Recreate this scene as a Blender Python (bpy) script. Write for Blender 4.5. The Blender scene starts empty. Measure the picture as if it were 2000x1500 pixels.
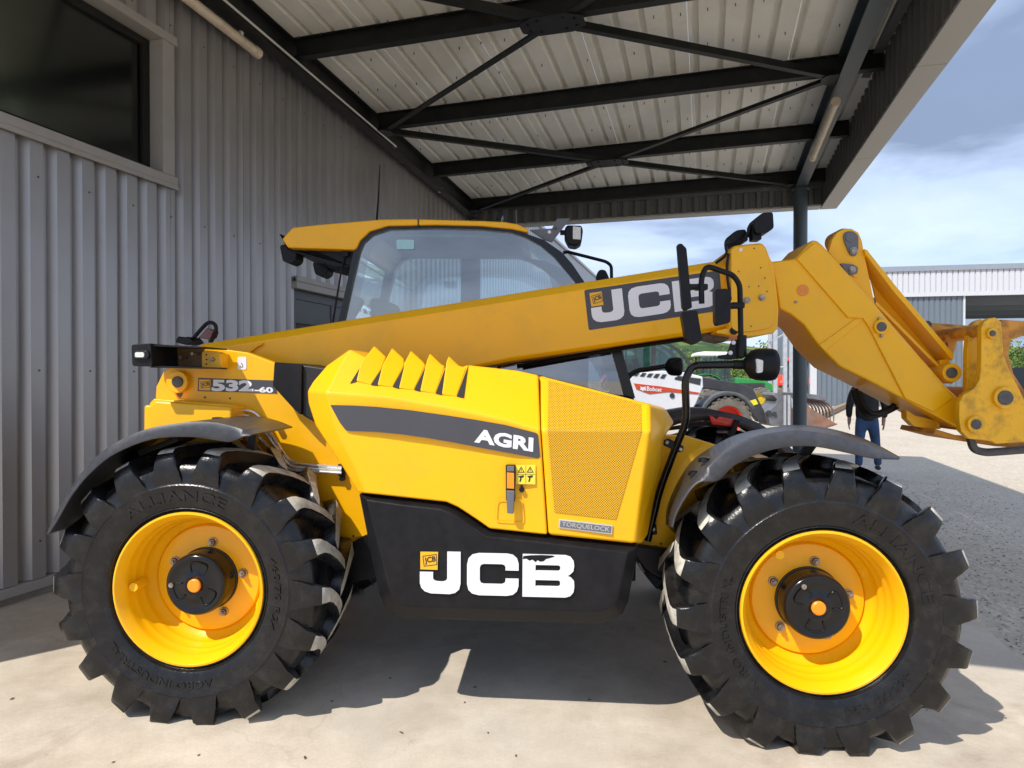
import bpy, bmesh, math, random
from mathutils import Vector, Matrix
R = math.radians
rnd = random.Random(7)
scene = bpy.context.scene
COL = scene.collection

# ------------------------------------------------------------------ camera
F = 1350.0                                  # focal length in photo pixels (2000 wide)
PITCH = math.atan(12.0 / F)
CAM = Vector((0, 0, 1.55))
cd = bpy.data.cameras.new('camera'); cam = bpy.data.objects.new('camera', cd); COL.objects.link(cam)
cam.location = CAM; cam.rotation_euler = (R(90) - PITCH, 0, 0)
cd.sensor_width = 36; cd.lens = F / 2000 * 36; cd.clip_start = 0.05; cd.clip_end = 5000
scene.camera = cam
scene.render.resolution_x = 1024; scene.render.resolution_y = 768

# ------------------------------------------------------------------ light
SUN_D = Vector((0.58, 0.56, -1.0)).normalized()      # direction the light travels
SUN_EL = math.asin(-SUN_D.z); SUN_AZ = math.atan2(-SUN_D.x, -SUN_D.y)   # azimuth from +Y clockwise
world = bpy.data.worlds.new('World'); scene.world = world; world.use_nodes = True
wn = world.node_tree.nodes; wl = world.node_tree.links
for n in list(wn): wn.remove(n)
w_out = wn.new('ShaderNodeOutputWorld'); w_bg = wn.new('ShaderNodeBackground')
sky = wn.new('ShaderNodeTexSky'); sky.sky_type = 'NISHITA'; sky.sun_disc = False
sky.sun_elevation = SUN_EL; sky.sun_rotation = SUN_AZ; sky.air_density = 1.0; sky.dust_density = 1.2
tc = wn.new('ShaderNodeTexCoord'); sep = wn.new('ShaderNodeSeparateXYZ')
wl.new(tc.outputs['Generated'], sep.inputs[0])
# project the view direction on a cloud layer so that clouds flatten towards the horizon
zc = wn.new('ShaderNodeMath'); zc.operation = 'MAXIMUM'; zc.inputs[1].default_value = 0.0
wl.new(sep.outputs['Z'], zc.inputs[0])
za = wn.new('ShaderNodeMath'); za.operation = 'ADD'; za.inputs[1].default_value = 0.16; wl.new(zc.outputs[0], za.inputs[0])
dx = wn.new('ShaderNodeMath'); dx.operation = 'DIVIDE'; wl.new(sep.outputs['X'], dx.inputs[0]); wl.new(za.outputs[0], dx.inputs[1])
dy = wn.new('ShaderNodeMath'); dy.operation = 'DIVIDE'; wl.new(sep.outputs['Y'], dy.inputs[0]); wl.new(za.outputs[0], dy.inputs[1])
cmb = wn.new('ShaderNodeCombineXYZ'); wl.new(dx.outputs[0], cmb.inputs['X']); wl.new(dy.outputs[0], cmb.inputs['Y'])
nz = wn.new('ShaderNodeTexNoise'); nz.inputs['Scale'].default_value = 0.95; nz.inputs['Detail'].default_value = 8
nz.inputs['Roughness'].default_value = 0.52; nz.inputs['Distortion'].default_value = 0.35; wl.new(cmb.outputs[0], nz.inputs['Vector'])
rp = wn.new('ShaderNodeValToRGB'); wl.new(nz.outputs['Fac'], rp.inputs['Fac'])
rp.color_ramp.elements[0].position = 0.37; rp.color_ramp.elements[0].color = (1.25, 1.62, 2.4, 1)
rp.color_ramp.elements[1].position = 0.66; rp.color_ramp.elements[1].color = (3.7, 4.25, 5.4, 1)
e = rp.color_ramp.elements.new(0.5); e.color = (2.75, 3.4, 4.7, 1)
n2 = wn.new('ShaderNodeTexNoise'); n2.inputs['Scale'].default_value = 0.55; n2.inputs['Detail'].default_value = 5
wl.new(cmb.outputs[0], n2.inputs['Vector'])
r2 = wn.new('ShaderNodeValToRGB'); wl.new(n2.outputs['Fac'], r2.inputs['Fac'])
r2.color_ramp.elements[0].position = 0.30; r2.color_ramp.elements[0].color = (0.72, 0.72, 0.72, 1)
r2.color_ramp.elements[1].position = 0.55; r2.color_ramp.elements[1].color = (0.97, 0.97, 0.97, 1)
mx = wn.new('ShaderNodeMix'); mx.data_type = 'RGBA'
wl.new(r2.outputs['Color'], mx.inputs['Factor']); wl.new(sky.outputs['Color'], mx.inputs['A']); wl.new(rp.outputs['Color'], mx.inputs['B'])
w_bg.inputs['Strength'].default_value = 0.128
wl.new(mx.outputs['Result'], w_bg.inputs['Color']); wl.new(w_bg.outputs[0], w_out.inputs['Surface'])

sd = bpy.data.lights.new('sun', 'SUN'); sun = bpy.data.objects.new('sun', sd); COL.objects.link(sun)
sd.energy = 2.65; sd.angle = R(0.53); sd.color = (1.0, 0.95, 0.87)
sun.rotation_euler = SUN_D.to_track_quat('-Z', 'Y').to_euler(); sun.location = (-6, -6, 12)

scene.render.engine = 'CYCLES'
vs = scene.view_settings
vs.view_transform = 'Standard'; vs.look = 'None'; vs.gamma = 1.0; vs.exposure = 0.92; vs.use_curve_mapping = False
scene.cycles.max_bounces = 6; scene.cycles.diffuse_bounces = 4; scene.cycles.glossy_bounces = 3; scene.cycles.transparent_max_bounces = 10

# ------------------------------------------------------------------ frames and pixel rays
def ray(px, py):
    a = (px - 1000) / F; b = -(py - 750) / F
    fw = Vector((0, math.cos(PITCH), -math.sin(PITCH))); up = Vector((0, math.sin(PITCH), math.cos(PITCH)))
    return fw + Vector((1, 0, 0)) * a + up * b
Lc = CAM + ray(369, 1150) * 3.041
Rc = CAM + ray(1607, 1195) * 2.874
Xm = (Rc - Lc).normalized(); Ym = Vector((0, 0, 1)).cross(Xm).normalized(); Zm = Xm.cross(Ym)
AXLE = 0.575; WB = (Rc - Lc).length
Om = Lc - Zm * AXLE - Ym * 0.025
MM = Matrix.Translation(Om) @ Matrix((Xm, Ym, Zm)).transposed().to_4x4()
MI = MM.inverted()
camL = MI @ CAM
def P(px, py, Y):                    # photo pixel -> machine frame point at side depth Y (metres behind the near tyre face)
    d = MI.to_3x3() @ ray(px, py)
    k = (Y - camL.y) / d.y
    v = camL + d * k
    return Vector((v.x, Y, v.z))
def plane(a, b, c):                  # plane through three machine-frame points
    n = (b - a).cross(c - a).normalized()
    if n.y > 0: n = -n
    return a, n
def PP(px, py, pl, off=0.0):         # photo pixel -> point on a plane, raised by off towards the viewer
    d = MI.to_3x3() @ ray(px, py); a, n = pl
    k = (a - camL).dot(n) / d.dot(n)
    return camL + d * k + n * off
def W(px, py, D):                    # photo pixel -> world point at distance D ahead
    return CAM + ray(px, py) * D
SL = Xm.z / math.hypot(Xm.x, Xm.y)
def gz(x, y):                        # height of the sloping yard
    s = ((x - Om.x) * Xm.x + (y - Om.y) * Xm.y) / math.hypot(Xm.x, Xm.y)
    return Om.z + SL * max(-4.0, min(8.0, s))
def ground_at(px, py):
    d = ray(px, py); k = -1.5 / d.z
    for _ in range(20):
        p = CAM + d * k; k += (p.z - gz(p.x, p.y)) / -d.z
    return CAM + d * k
BA = R(15.7)
U = Vector((math.cos(BA), -math.sin(BA), 0)); T = Vector((math.sin(BA), math.cos(BA), 0))
W0 = Vector((-3.2, 4.6, 0))
def Bw(u, t, z=0): return W0 + U * u + T * t + Vector((0, 0, z))

# ------------------------------------------------------------------ materials
MATS = {}
def nodes_of(name):
    m = bpy.data.materials.new(name); m.use_nodes = True
    nt = m.node_tree; b = nt.nodes['Principled BSDF']
    MATS[name] = m
    return m, nt.nodes, nt.links, b
def setc(b, k, v):
    if k in b.inputs: b.inputs[k].default_value = v
def mat(name, col, rough=0.5, metal=0.0, var=0.12, scale=6.0, bump=0.0, bscale=60.0, coat=0.0, dirt=None, dscale=3.0, damt=0.5, spec=0.5, rvar=0.1):
    m, N, L, b = nodes_of(name)
    setc(b, 'Metallic', metal); setc(b, 'Coat Weight', coat); setc(b, 'Coat Roughness', 0.06); setc(b, 'Specular IOR Level', spec)
    t = N.new('ShaderNodeTexCoord')
    nz = N.new('ShaderNodeTexNoise'); nz.inputs['Scale'].default_value = scale; nz.inputs['Detail'].default_value = 6
    L.new(t.outputs['Object'], nz.inputs['Vector'])
    r = N.new('ShaderNodeValToRGB'); L.new(nz.outputs['Fac'], r.inputs['Fac'])
    r.color_ramp.elements[0].position = 0.3; r.color_ramp.elements[1].position = 0.7
    r.color_ramp.elements[0].color = tuple(c * (1 - var) for c in col) + (1,)
    r.color_ramp.elements[1].color = tuple(min(1, c * (1 + var)) for c in col) + (1,)
    out = r.outputs['Color']
    if dirt:
        n3 = N.new('ShaderNodeTexNoise'); n3.inputs['Scale'].default_value = dscale; n3.inputs['Detail'].default_value = 9; n3.inputs['Roughness'].default_value = 0.65
        L.new(t.outputs['Object'], n3.inputs['Vector'])
        rr = N.new('ShaderNodeValToRGB'); L.new(n3.outputs['Fac'], rr.inputs['Fac'])
        rr.color_ramp.elements[0].position = 0.48; rr.color_ramp.elements[0].color = (0, 0, 0, 1)
        rr.color_ramp.elements[1].position = 0.72; rr.color_ramp.elements[1].color = (damt,) * 3 + (1,)
        mxx = N.new('ShaderNodeMix'); mxx.data_type = 'RGBA'
        L.new(rr.outputs['Color'], mxx.inputs['Factor']); L.new(out, mxx.inputs['A']); mxx.inputs['B'].default_value = tuple(dirt) + (1,)
        out = mxx.outputs['Result']
    L.new(out, b.inputs['Base Color'])
    mr = N.new('ShaderNodeMapRange'); mr.inputs['To Min'].default_value = max(0.02, rough - rvar); mr.inputs['To Max'].default_value = min(1, rough + rvar)
    L.new(nz.outputs['Fac'], mr.inputs['Value']); L.new(mr.outputs[0], b.inputs['Roughness'])
    if bump:
        n4 = N.new('ShaderNodeTexNoise'); n4.inputs['Scale'].default_value = bscale; n4.inputs['Detail'].default_value = 4
        L.new(t.outputs['Object'], n4.inputs['Vector'])
        bp = N.new('ShaderNodeBump'); bp.inputs['Strength'].default_value = bump; bp.inputs['Distance'].default_value = 0.01
        L.new(n4.outputs['Fac'], bp.inputs['Height']); L.new(bp.outputs[0], b.inputs['Normal'])
    return m
YEL = (0.93, 0.470, 0.002)
M_YEL = mat('yellow_paint', YEL, 0.34, var=0.03, scale=2.0, coat=0.16, bump=0.012, bscale=18, dirt=(0.50, 0.30, 0.06), dscale=6, damt=0.20, rvar=0.10, spec=0.38)
M_YEL2 = mat('yellow_worn', (0.90, 0.47, 0.006), 0.42, var=0.07, scale=9, coat=0.15, bump=0.05, bscale=60, dirt=(0.12, 0.045, 0.02), dscale=9, damt=0.75)
M_RUSTY = mat('rusty_orange_paint', (0.62, 0.27, 0.03), 0.55, var=0.2, scale=14, bump=0.1, bscale=60, dirt=(0.11, 0.035, 0.015), dscale=9, damt=1.0)
M_BLK = mat('black_plastic', (0.009, 0.009, 0.011), 0.40, var=0.25, scale=20, bump=0.03, bscale=300, dirt=(0.08, 0.07, 0.06), dscale=4, damt=0.08, spec=0.22)
M_MUD = mat('mudguard_plastic', (0.042, 0.044, 0.053), 0.38, var=0.15, scale=40, bump=0.12, bscale=500, dirt=(0.20, 0.18, 0.16), dscale=5, damt=0.18)
M_GLOSS = mat('black_gloss', (0.006, 0.006, 0.007), 0.18, var=0.2, scale=10, coat=0.12, spec=0.35)
M_RUB = mat('tyre_rubber', (0.006, 0.006, 0.007), 0.27, var=0.4, scale=9, bump=0.15, bscale=90, dirt=(0.075, 0.070, 0.060), dscale=16, damt=0.20, rvar=0.10, spec=0.42)
M_DUST = mat('dusty_lug', (0.50, 0.47, 0.40), 0.85, var=0.2, scale=30, bump=0.15, bscale=90, dirt=(0.10, 0.095, 0.085), dscale=16, damt=0.6)
M_CHR = mat('steel_pipe', (0.78, 0.76, 0.72), 0.25, metal=0.75, var=0.1, scale=8)
M_BOLT = mat('bolt_steel', (0.38, 0.33, 0.28), 0.45, metal=0.8, var=0.3, scale=60, dirt=(0.16, 0.07, 0.03), dscale=40, damt=0.8)
M_GREY = mat('grey_paint', (0.13, 0.135, 0.15), 0.45, var=0.1)
M_DEC = mat('charcoal_decal', (0.060, 0.060, 0.072), 0.38, var=0.06, scale=4)
M_WHT = mat('white_decal', (0.78, 0.78, 0.82), 0.4, var=0.03)
M_EMB = mat('emblem_yellow', (0.82, 0.43, 0.02), 0.4, var=0.03)
M_INK = mat('black_ink', (0.02, 0.018, 0.015), 0.5, var=0.1)
M_ORG = mat('orange_plastic', (0.95, 0.28, 0.01), 0.4, var=0.05)
M_REFL = mat('orange_reflector', (0.75, 0.24, 0.02), 0.3, var=0.1, scale=90)
M_RED = mat('red_lens', (0.75, 0.04, 0.02), 0.2, var=0.15, scale=60, coat=0.5)
M_DRED = mat('dark_red_lens', (0.12, 0.02, 0.012), 0.2, var=0.2, scale=60, coat=0.5)
M_LENS = mat('clear_lens', (0.70, 0.70, 0.68), 0.15, var=0.15, scale=120, bump=0.3, bscale=200, coat=0.6)
M_STICK = mat('warning_yellow', (0.85, 0.66, 0.05), 0.45, var=0.04)
M_BADGE = mat('badge_silver', (0.60, 0.61, 0.63), 0.35, metal=0.6, var=0.05)
M_PIN = mat('pin_dark_steel', (0.10, 0.095, 0.095), 0.5, metal=0.5, var=0.3, scale=40)
M_SEAT = mat('seat_fabric', (0.025, 0.026, 0.03), 0.8, var=0.2, scale=40)
M_LINER = mat('cab_liner', (0.22, 0.23, 0.24), 0.8, var=0.1)
M_BLUE = mat('sticker_blue', (0.35, 0.62, 0.70), 0.4, var=0.03)

# engine-bay grille: fine perforations
def grille_mat():
    m, N, L, b = nodes_of('perforated_yellow')
    t = N.new('ShaderNodeTexCoord'); s = N.new('ShaderNodeSeparateXYZ'); L.new(t.outputs['Object'], s.inputs[0])
    def mm(op, a, c=None):
        n = N.new('ShaderNodeMath'); n.operation = op
        if hasattr(a, 'links') or hasattr(a, 'is_linked'): L.new(a, n.inputs[0])
        else: n.inputs[0].default_value = a
        if c is not None:
            if hasattr(c, 'is_linked'): L.new(c, n.inputs[1])
            else: n.inputs[1].default_value = c
        return n.outputs[0]
    k = 2 * math.pi / 0.0105
    sx = mm('SINE', mm('MULTIPLY', s.outputs['X'], k)); szn = mm('SINE', mm('MULTIPLY', s.outputs['Z'], k * 1.0))
    pr = mm('MULTIPLY', sx, szn)
    th = N.new('ShaderNodeMapRange'); th.inputs['From Min'].default_value = 0.10; th.inputs['From Max'].default_value = 0.45
    L.new(pr, th.inputs['Value'])
    mxx = N.new('ShaderNodeMix'); mxx.data_type = 'RGBA'; L.new(th.outputs[0], mxx.inputs['Factor'])
    mxx.inputs['A'].default_value = (0.78, 0.41, 0.006, 1); mxx.inputs['B'].default_value = (0.10, 0.05, 0.004, 1)
    L.new(mxx.outputs['Result'], b.inputs['Base Color']); b.inputs['Roughness'].default_value = 0.4
    bp = N.new('ShaderNodeBump'); bp.inputs['Strength'].default_value = 0.6; bp.inputs['Distance'].default_value = 0.003; bp.invert = True
    L.new(th.outputs[0], bp.inputs['Height']); L.new(bp.outputs[0], b.inputs['Normal'])
    return m
M_GRILLE = grille_mat()

def glass_mat(name, tint, refl=0.12, rough=0.02):
    m, N, L, b = nodes_of(name)
    N.remove(b); out = N['Material Output']
    tr = N.new('ShaderNodeBsdfTransparent'); tr.inputs['Color'].default_value = tint + (1,)
    gl = N.new('ShaderNodeBsdfGlossy'); gl.inputs['Roughness'].default_value = rough
    nz = N.new('ShaderNodeTexNoise'); nz.inputs['Scale'].default_value = 1.2; t = N.new('ShaderNodeTexCoord'); L.new(t.outputs['Object'], nz.inputs['Vector'])
    bp = N.new('ShaderNodeBump'); bp.inputs['Strength'].default_value = 0.02; L.new(nz.outputs['Fac'], bp.inputs['Height']); L.new(bp.outputs[0], gl.inputs['Normal'])
    lw = N.new('ShaderNodeFresnel'); lw.inputs['IOR'].default_value = 1.5
    ad = N.new('ShaderNodeMath'); ad.operation = 'ADD'; ad.use_clamp = True; ad.inputs[1].default_value = refl; L.new(lw.outputs[0], ad.inputs[0])
    ms = N.new('ShaderNodeMixShader'); L.new(ad.outputs[0], ms.inputs[0]); L.new(tr.outputs[0], ms.inputs[1]); L.new(gl.outputs[0], ms.inputs[2])
    L.new(ms.outputs[0], out.inputs['Surface'])
    return m
M_GLASS = glass_mat('cab_glass', (0.76, 0.90, 0.95), 0.24)
M_GLASS2 = glass_mat('dark_window_glass', (0.66, 0.74, 0.68), 0.03, 0.12)

# ------------------------------------------------------------------ mesh helpers
class MB:
    def __init__(s): s.v = []; s.f = []; s.m = []
    def add(s, vs, fs, mi=0):
        o = len(s.v); s.v += [tuple(v) for v in vs]; s.f += [tuple(i + o for i in f) for f in fs]; s.m += [mi] * len(fs); return s
    def box(s, x0, x1, y0, y1, z0, z1, mi=0):
        v = [(x, y, z) for z in (z0, z1) for y in (y0, y1) for x in (x0, x1)]
        return s.add(v, [(0, 2, 3, 1), (4, 5, 7, 6), (0, 1, 5, 4), (2, 6, 7, 3), (0, 4, 6, 2), (1, 3, 7, 5)], mi)
    def prism(s, pts, dv, mi=0):           # pts: 3D outline; dv: extrusion vector (or per-point list)
        n = len(pts); pts = [Vector(p) for p in pts]; dv = Vector(dv)
        v = pts + [p + dv for p in pts]
        f = [tuple(range(n)), tuple(range(2 * n - 1, n - 1, -1))] + [(i, i + n, (i + 1) % n + n, (i + 1) % n) for i in range(n)]
        return s.add(v, f, mi)
    def px(s, poly, y0, y1, mi=0):         # photo outline at side depth y0, extruded straight back to y1
        return s.prism([P(a, b, y0) for a, b in poly], (0, y1 - y0, 0), mi)
    def tube(s, path, r, n=10, mi=0, caps=True, closed=False):
        path = [Vector(p) for p in path]; k = len(path); rs = r if isinstance(r, (list, tuple)) else [r] * k
        ref = None; rings = []
        for i, p in enumerate(path):
            if closed: t = path[(i + 1) % k] - path[i - 1]
            else: t = path[min(i + 1, k - 1)] - path[max(i - 1, 0)]
            t.normalize()
            if ref is None:
                ref = t.orthogonal().normalized()
            ref = (ref - t * ref.dot(t))
            if ref.length < 1e-6: ref = t.orthogonal()
            ref.normalize(); b = t.cross(ref)
            rings.append([p + (ref * math.cos(a) + b * math.sin(a)) * rs[i] for a in [2 * math.pi * j / n for j in range(n)]])
        v = [q for r_ in rings for q in r_]; f = []
        for i in range(k if closed else k - 1):
            i2 = (i + 1) % k
            for j in range(n): f.append((i * n + j, i * n + (j + 1) % n, i2 * n + (j + 1) % n, i2 * n + j))
        if caps and not closed: f += [tuple(range(n - 1, -1, -1)), tuple(range((k - 1) * n, k * n))]
        return s.add(v, f, mi)
    def lathe(s, prof, c, axis='y', n=48, mi=0, ex=None):   # prof: (radius, offset along axis); ring faces
        c = Vector(c); v = []; f = []
        for r, o in prof:
            for j in range(n):
                a = 2 * math.pi * j / n; q = (math.cos(a) * r, math.sin(a) * r)
                v.append(c + (Vector((q[0], o, q[1])) if axis == 'y' else Vector((o, q[0], q[1])) if axis == 'x' else Vector((q[0], q[1], o))))
        for i in range(len(prof) - 1):
            for j in range(n): f.append((i * n + j, i * n + (j + 1) % n, (i + 1) * n + (j + 1) % n, (i + 1) * n + j))
        return s.add(v, f, mi)
    def disc(s, c, r, y0, y1, n=24, mi=0): # closed cylinder along y
        return s.prism([Vector((c[0] + math.cos(2 * math.pi * j / n) * r, y0, c[1] + math.sin(2 * math.pi * j / n) * r)) for j in range(n)], (0, y1 - y0, 0), mi)
    def pxdisc(s, px_, py_, rpx, y0, y1, n=24, mi=0):
        c = P(px_, py_, y0); r = (P(px_ + rpx, py_, y0) - c).length
        return s.disc((c.x, c.z), r, y0, y1, n, mi)
    def ring(s, c, r0, r1, y0, y1, n=28, mi=0):   # closed washer
        return s.lathe([(r0, y0), (r1, y0), (r1, y1), (r0, y1), (r0, y0)], (c[0], 0, c[1]), 'y', n, mi)
    def shell(s, pts, faces, back, mi=0):  # front faces plus walls from the open boundary back to Y = back
        o = len(s.v); s.add(pts, faces, mi)
        cnt = {}
        for f in faces:
            for i in range(len(f)):
                a, b = f[i], f[(i + 1) % len(f)]; cnt.setdefault((min(a, b), max(a, b)), []).append((a, b))
        bd = [e[0] for e in cnt.values() if len(e) == 1]; bk = {}
        for a, b in bd:
            for q in (a, b):
                if q not in bk: bk[q] = len(s.v); s.v.append((pts[q][0], back, pts[q][2]))
        for a, b in bd: s.f.append((o + a, o + b, bk[b], bk[a])); s.m.append(mi)
        return s
    def build(s, name, material, parent=None, bev=0.0, seg=2, smooth=True, ang=35, fixn=True):
        me = bpy.data.meshes.new(name); me.from_pydata(s.v, [], s.f)
        for m in (material if isinstance(material, (list, tuple)) else [material]): me.materials.append(m)
        for p, mi in zip(me.polygons, s.m): p.material_index = mi
        if fixn:
            bm = bmesh.new(); bm.from_mesh(me); bmesh.ops.recalc_face_normals(bm, faces=bm.faces); bm.to_mesh(me); bm.free()
        ob = bpy.data.objects.new(name, me); COL.objects.link(ob)
        if smooth:
            for p in me.polygons: p.use_smooth = True
            if not bev: me.set_sharp_from_angle(angle=R(ang))
        if bev:
            b = ob.modifiers.new('bevel', 'BEVEL'); b.width = bev; b.segments = seg; b.limit_method = 'ANGLE'; b.angle_limit = R(28); b.use_clamp_overlap = True
            wnm = ob.modifiers.new('wn', 'WEIGHTED_NORMAL'); wnm.keep_sharp = True
        if parent is not None: ob.parent = parent
        return ob
def tag(o, label, cat, group=None, kind=None):
    if label: o['label'] = label
    if cat: o['category'] = cat
    if group: o['group'] = group
    if kind: o['kind'] = kind
    return o
def struct(o): o['kind'] = 'structure'; return o
def empty(name, M=None):
    o = bpy.data.objects.new(name, None); COL.objects.link(o); o.empty_display_size = 0.2
    if M is not None: o.matrix_world = M
    return o
def smooth_path(pts, it=2, closed=False):      # corner cutting
    pts = [Vector(p) for p in pts]
    for _ in range(it):
        o = [] if closed else [pts[0]]
        for i in range(len(pts) if closed else len(pts) - 1):
            a, b = pts[i], pts[(i + 1) % len(pts)]
            o += [a * 0.75 + b * 0.25, a * 0.25 + b * 0.75]
        if not closed: o.append(pts[-1])
        pts = o
    return pts
def fillet(pts, r, n=4):                       # path with rounded corners
    pts = [Vector(p) for p in pts]; o = [pts[0]]
    for i in range(1, len(pts) - 1):
        a, b, c = pts[i - 1], pts[i], pts[i + 1]
        d1 = (a - b); d2 = (c - b); k = min(r, d1.length * 0.45, d2.length * 0.45)
        p1 = b + d1.normalized() * k; p2 = b + d2.normalized() * k
        for j in range(n + 1):
            t = j / n; o.append(p1 * (1 - t) ** 2 + b * 2 * t * (1 - t) + p2 * t * t)
    o.append(pts[-1]); return o
def dense(pts, k=4):                           # Catmull-Rom resampling of a 2D polyline
    o = []; n = len(pts)
    for i in range(n - 1):
        p0, p1, p2, p3 = [Vector(pts[max(0, min(n - 1, j))]) for j in (i - 1, i, i + 1, i + 2)]
        for q in range(k):
            t = q / k; v = 0.5 * ((2 * p1) + (p2 - p0) * t + (2 * p0 - 5 * p1 + 4 * p2 - p3) * t * t + (3 * p1 - p0 - 3 * p2 + p3) * t ** 3); o.append((v.x, v.y))
    return o + [tuple(pts[-1])]
def round2(poly, r, n=3):                      # rounded closed 2D outline
    o = []; k = len(poly); poly = [Vector((p[0], p[1])) for p in poly]
    for i in range(k):
        a, b, c = poly[i - 1], poly[i], poly[(i + 1) % k]
        d1 = a - b; d2 = c - b; q = min(r, d1.length * 0.45, d2.length * 0.45)
        p1 = b + d1.normalized() * q; p2 = b + d2.normalized() * q
        for j in range(n + 1):
            t = j / n; v = p1 * (1 - t) ** 2 + b * 2 * t * (1 - t) + p2 * t * t; o.append((v.x, v.y))
    return o

# ------------------------------------------------------------------ flat lettering
def curve_to_mesh(cu):
    ob = bpy.data.objects.new('tmp', cu); COL.objects.link(ob)
    dg = bpy.context.evaluated_depsgraph_get(); me = bpy.data.meshes.new_from_object(ob.evaluated_get(dg))
    vs = [v.co.copy() for v in me.vertices]; fs = [tuple(p.vertices) for p in me.polygons]
    bpy.data.objects.remove(ob); bpy.data.meshes.remove(me); bpy.data.curves.remove(cu)
    return vs, fs
def text_mesh(txt, bold=0.02, space=1.0):
    cu = bpy.data.curves.new('t', 'FONT'); cu.body = txt; cu.size = 1; cu.offset = bold; cu.space_character = space; cu.resolution_u = 3
    return curve_to_mesh(cu)
def outline_mesh(loops):
    cu = bpy.data.curves.new('g', 'CURVE'); cu.dimensions = '2D'; cu.fill_mode = 'BOTH'
    for lp in loops:
        sp = cu.splines.new('POLY'); sp.points.add(len(lp) - 1); sp.use_cyclic_u = True
        for q, p in zip(sp.points, lp): q.co = (p[0], p[1], 0, 1)
    return curve_to_mesh(cu)
def bb(vs):
    xs = [v[0] for v in vs]; ys = [v[1] for v in vs]; return min(xs), max(xs), min(ys), max(ys)
def on_quad(vf, quad, fn, box=None, thick=None):
    """map a flat mesh on a quad TL,TR,BR,BL (photo pixels) through fn(px,py)"""
    vs, fs = vf; x0, x1, y0, y1 = box or bb(vs)
    tl, tr, br, bl = [Vector(q) for q in quad]; o = []
    for v in vs:
        s = (v[0] - x0) / (x1 - x0); t = (v[1] - y0) / (y1 - y0)
        q = (bl * (1 - s) + br * s) * (1 - t) + (tl * (1 - s) + tr * s) * t
        o.append(fn(q.x, q.y))
    m = MB(); m.add(o, fs)
    if thick is not None:
        n = len(o); cnt = {}
        for f in fs:
            for i in range(len(f)):
                a, b = f[i], f[(i + 1) % len(f)]; k = (min(a, b), max(a, b)); cnt[k] = cnt.get(k, 0) + 1
        m.v += [tuple(Vector(v) + Vector(thick)) for v in o]
        for (a, b), c in cnt.items():
            if c == 1: m.f.append((a, b, b + n, a + n)); m.m.append(0)
    return m
# heavy extended capitals J C B in a box 780 x 225 (y up)
def jcb_glyphs():
    fl = lambda pts, r=0: [(x, 225 - y) for x, y in (round2(pts, r) if r else pts)]
    J = [(138, 0), (205, 0), (205, 165), (198, 195), (178, 213), (150, 220), (55, 218), (25, 208), (7, 190), (0, 165), (0, 108), (66, 108), (66, 140), (74, 152), (88, 156), (116, 157), (130, 152), (138, 140)]
    C = [(238 + 60, 4), (440, 4), (470, 10), (490, 28), (498, 55), (498, 90), (432, 90), (432, 72), (426, 62), (414, 58), (322, 58), (308, 64), (302, 78), (302, 142), (308, 158), (322, 163), (414, 163), (426, 158), (432, 148), (432, 134), (498, 134), (498, 170), (490, 198), (470, 216), (440, 222), (298, 222), (264, 214), (245, 195), (238, 165), (238, 62), (245, 32), (264, 12)]
    B = [(518, 4), (735, 6), (760, 14), (775, 34), (778, 60), (774, 88), (756, 106), (744, 112), (762, 120), (778, 138), (780, 168), (776, 196), (760, 216), (735, 224), (518, 224)]
    B1 = [(583, 58), (583, 88), (700, 88), (708, 82), (708, 64), (700, 58)]
    B2 = [(583, 136), (583, 168), (700, 168), (708, 162), (708, 142), (700, 136)]
    return {'J': [fl(J)], 'C': [fl(C)], 'B': [fl(B), fl(B1), fl(B2)]}
GL = jcb_glyphs(); GBOX = (0, 780, 0, 225)

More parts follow.
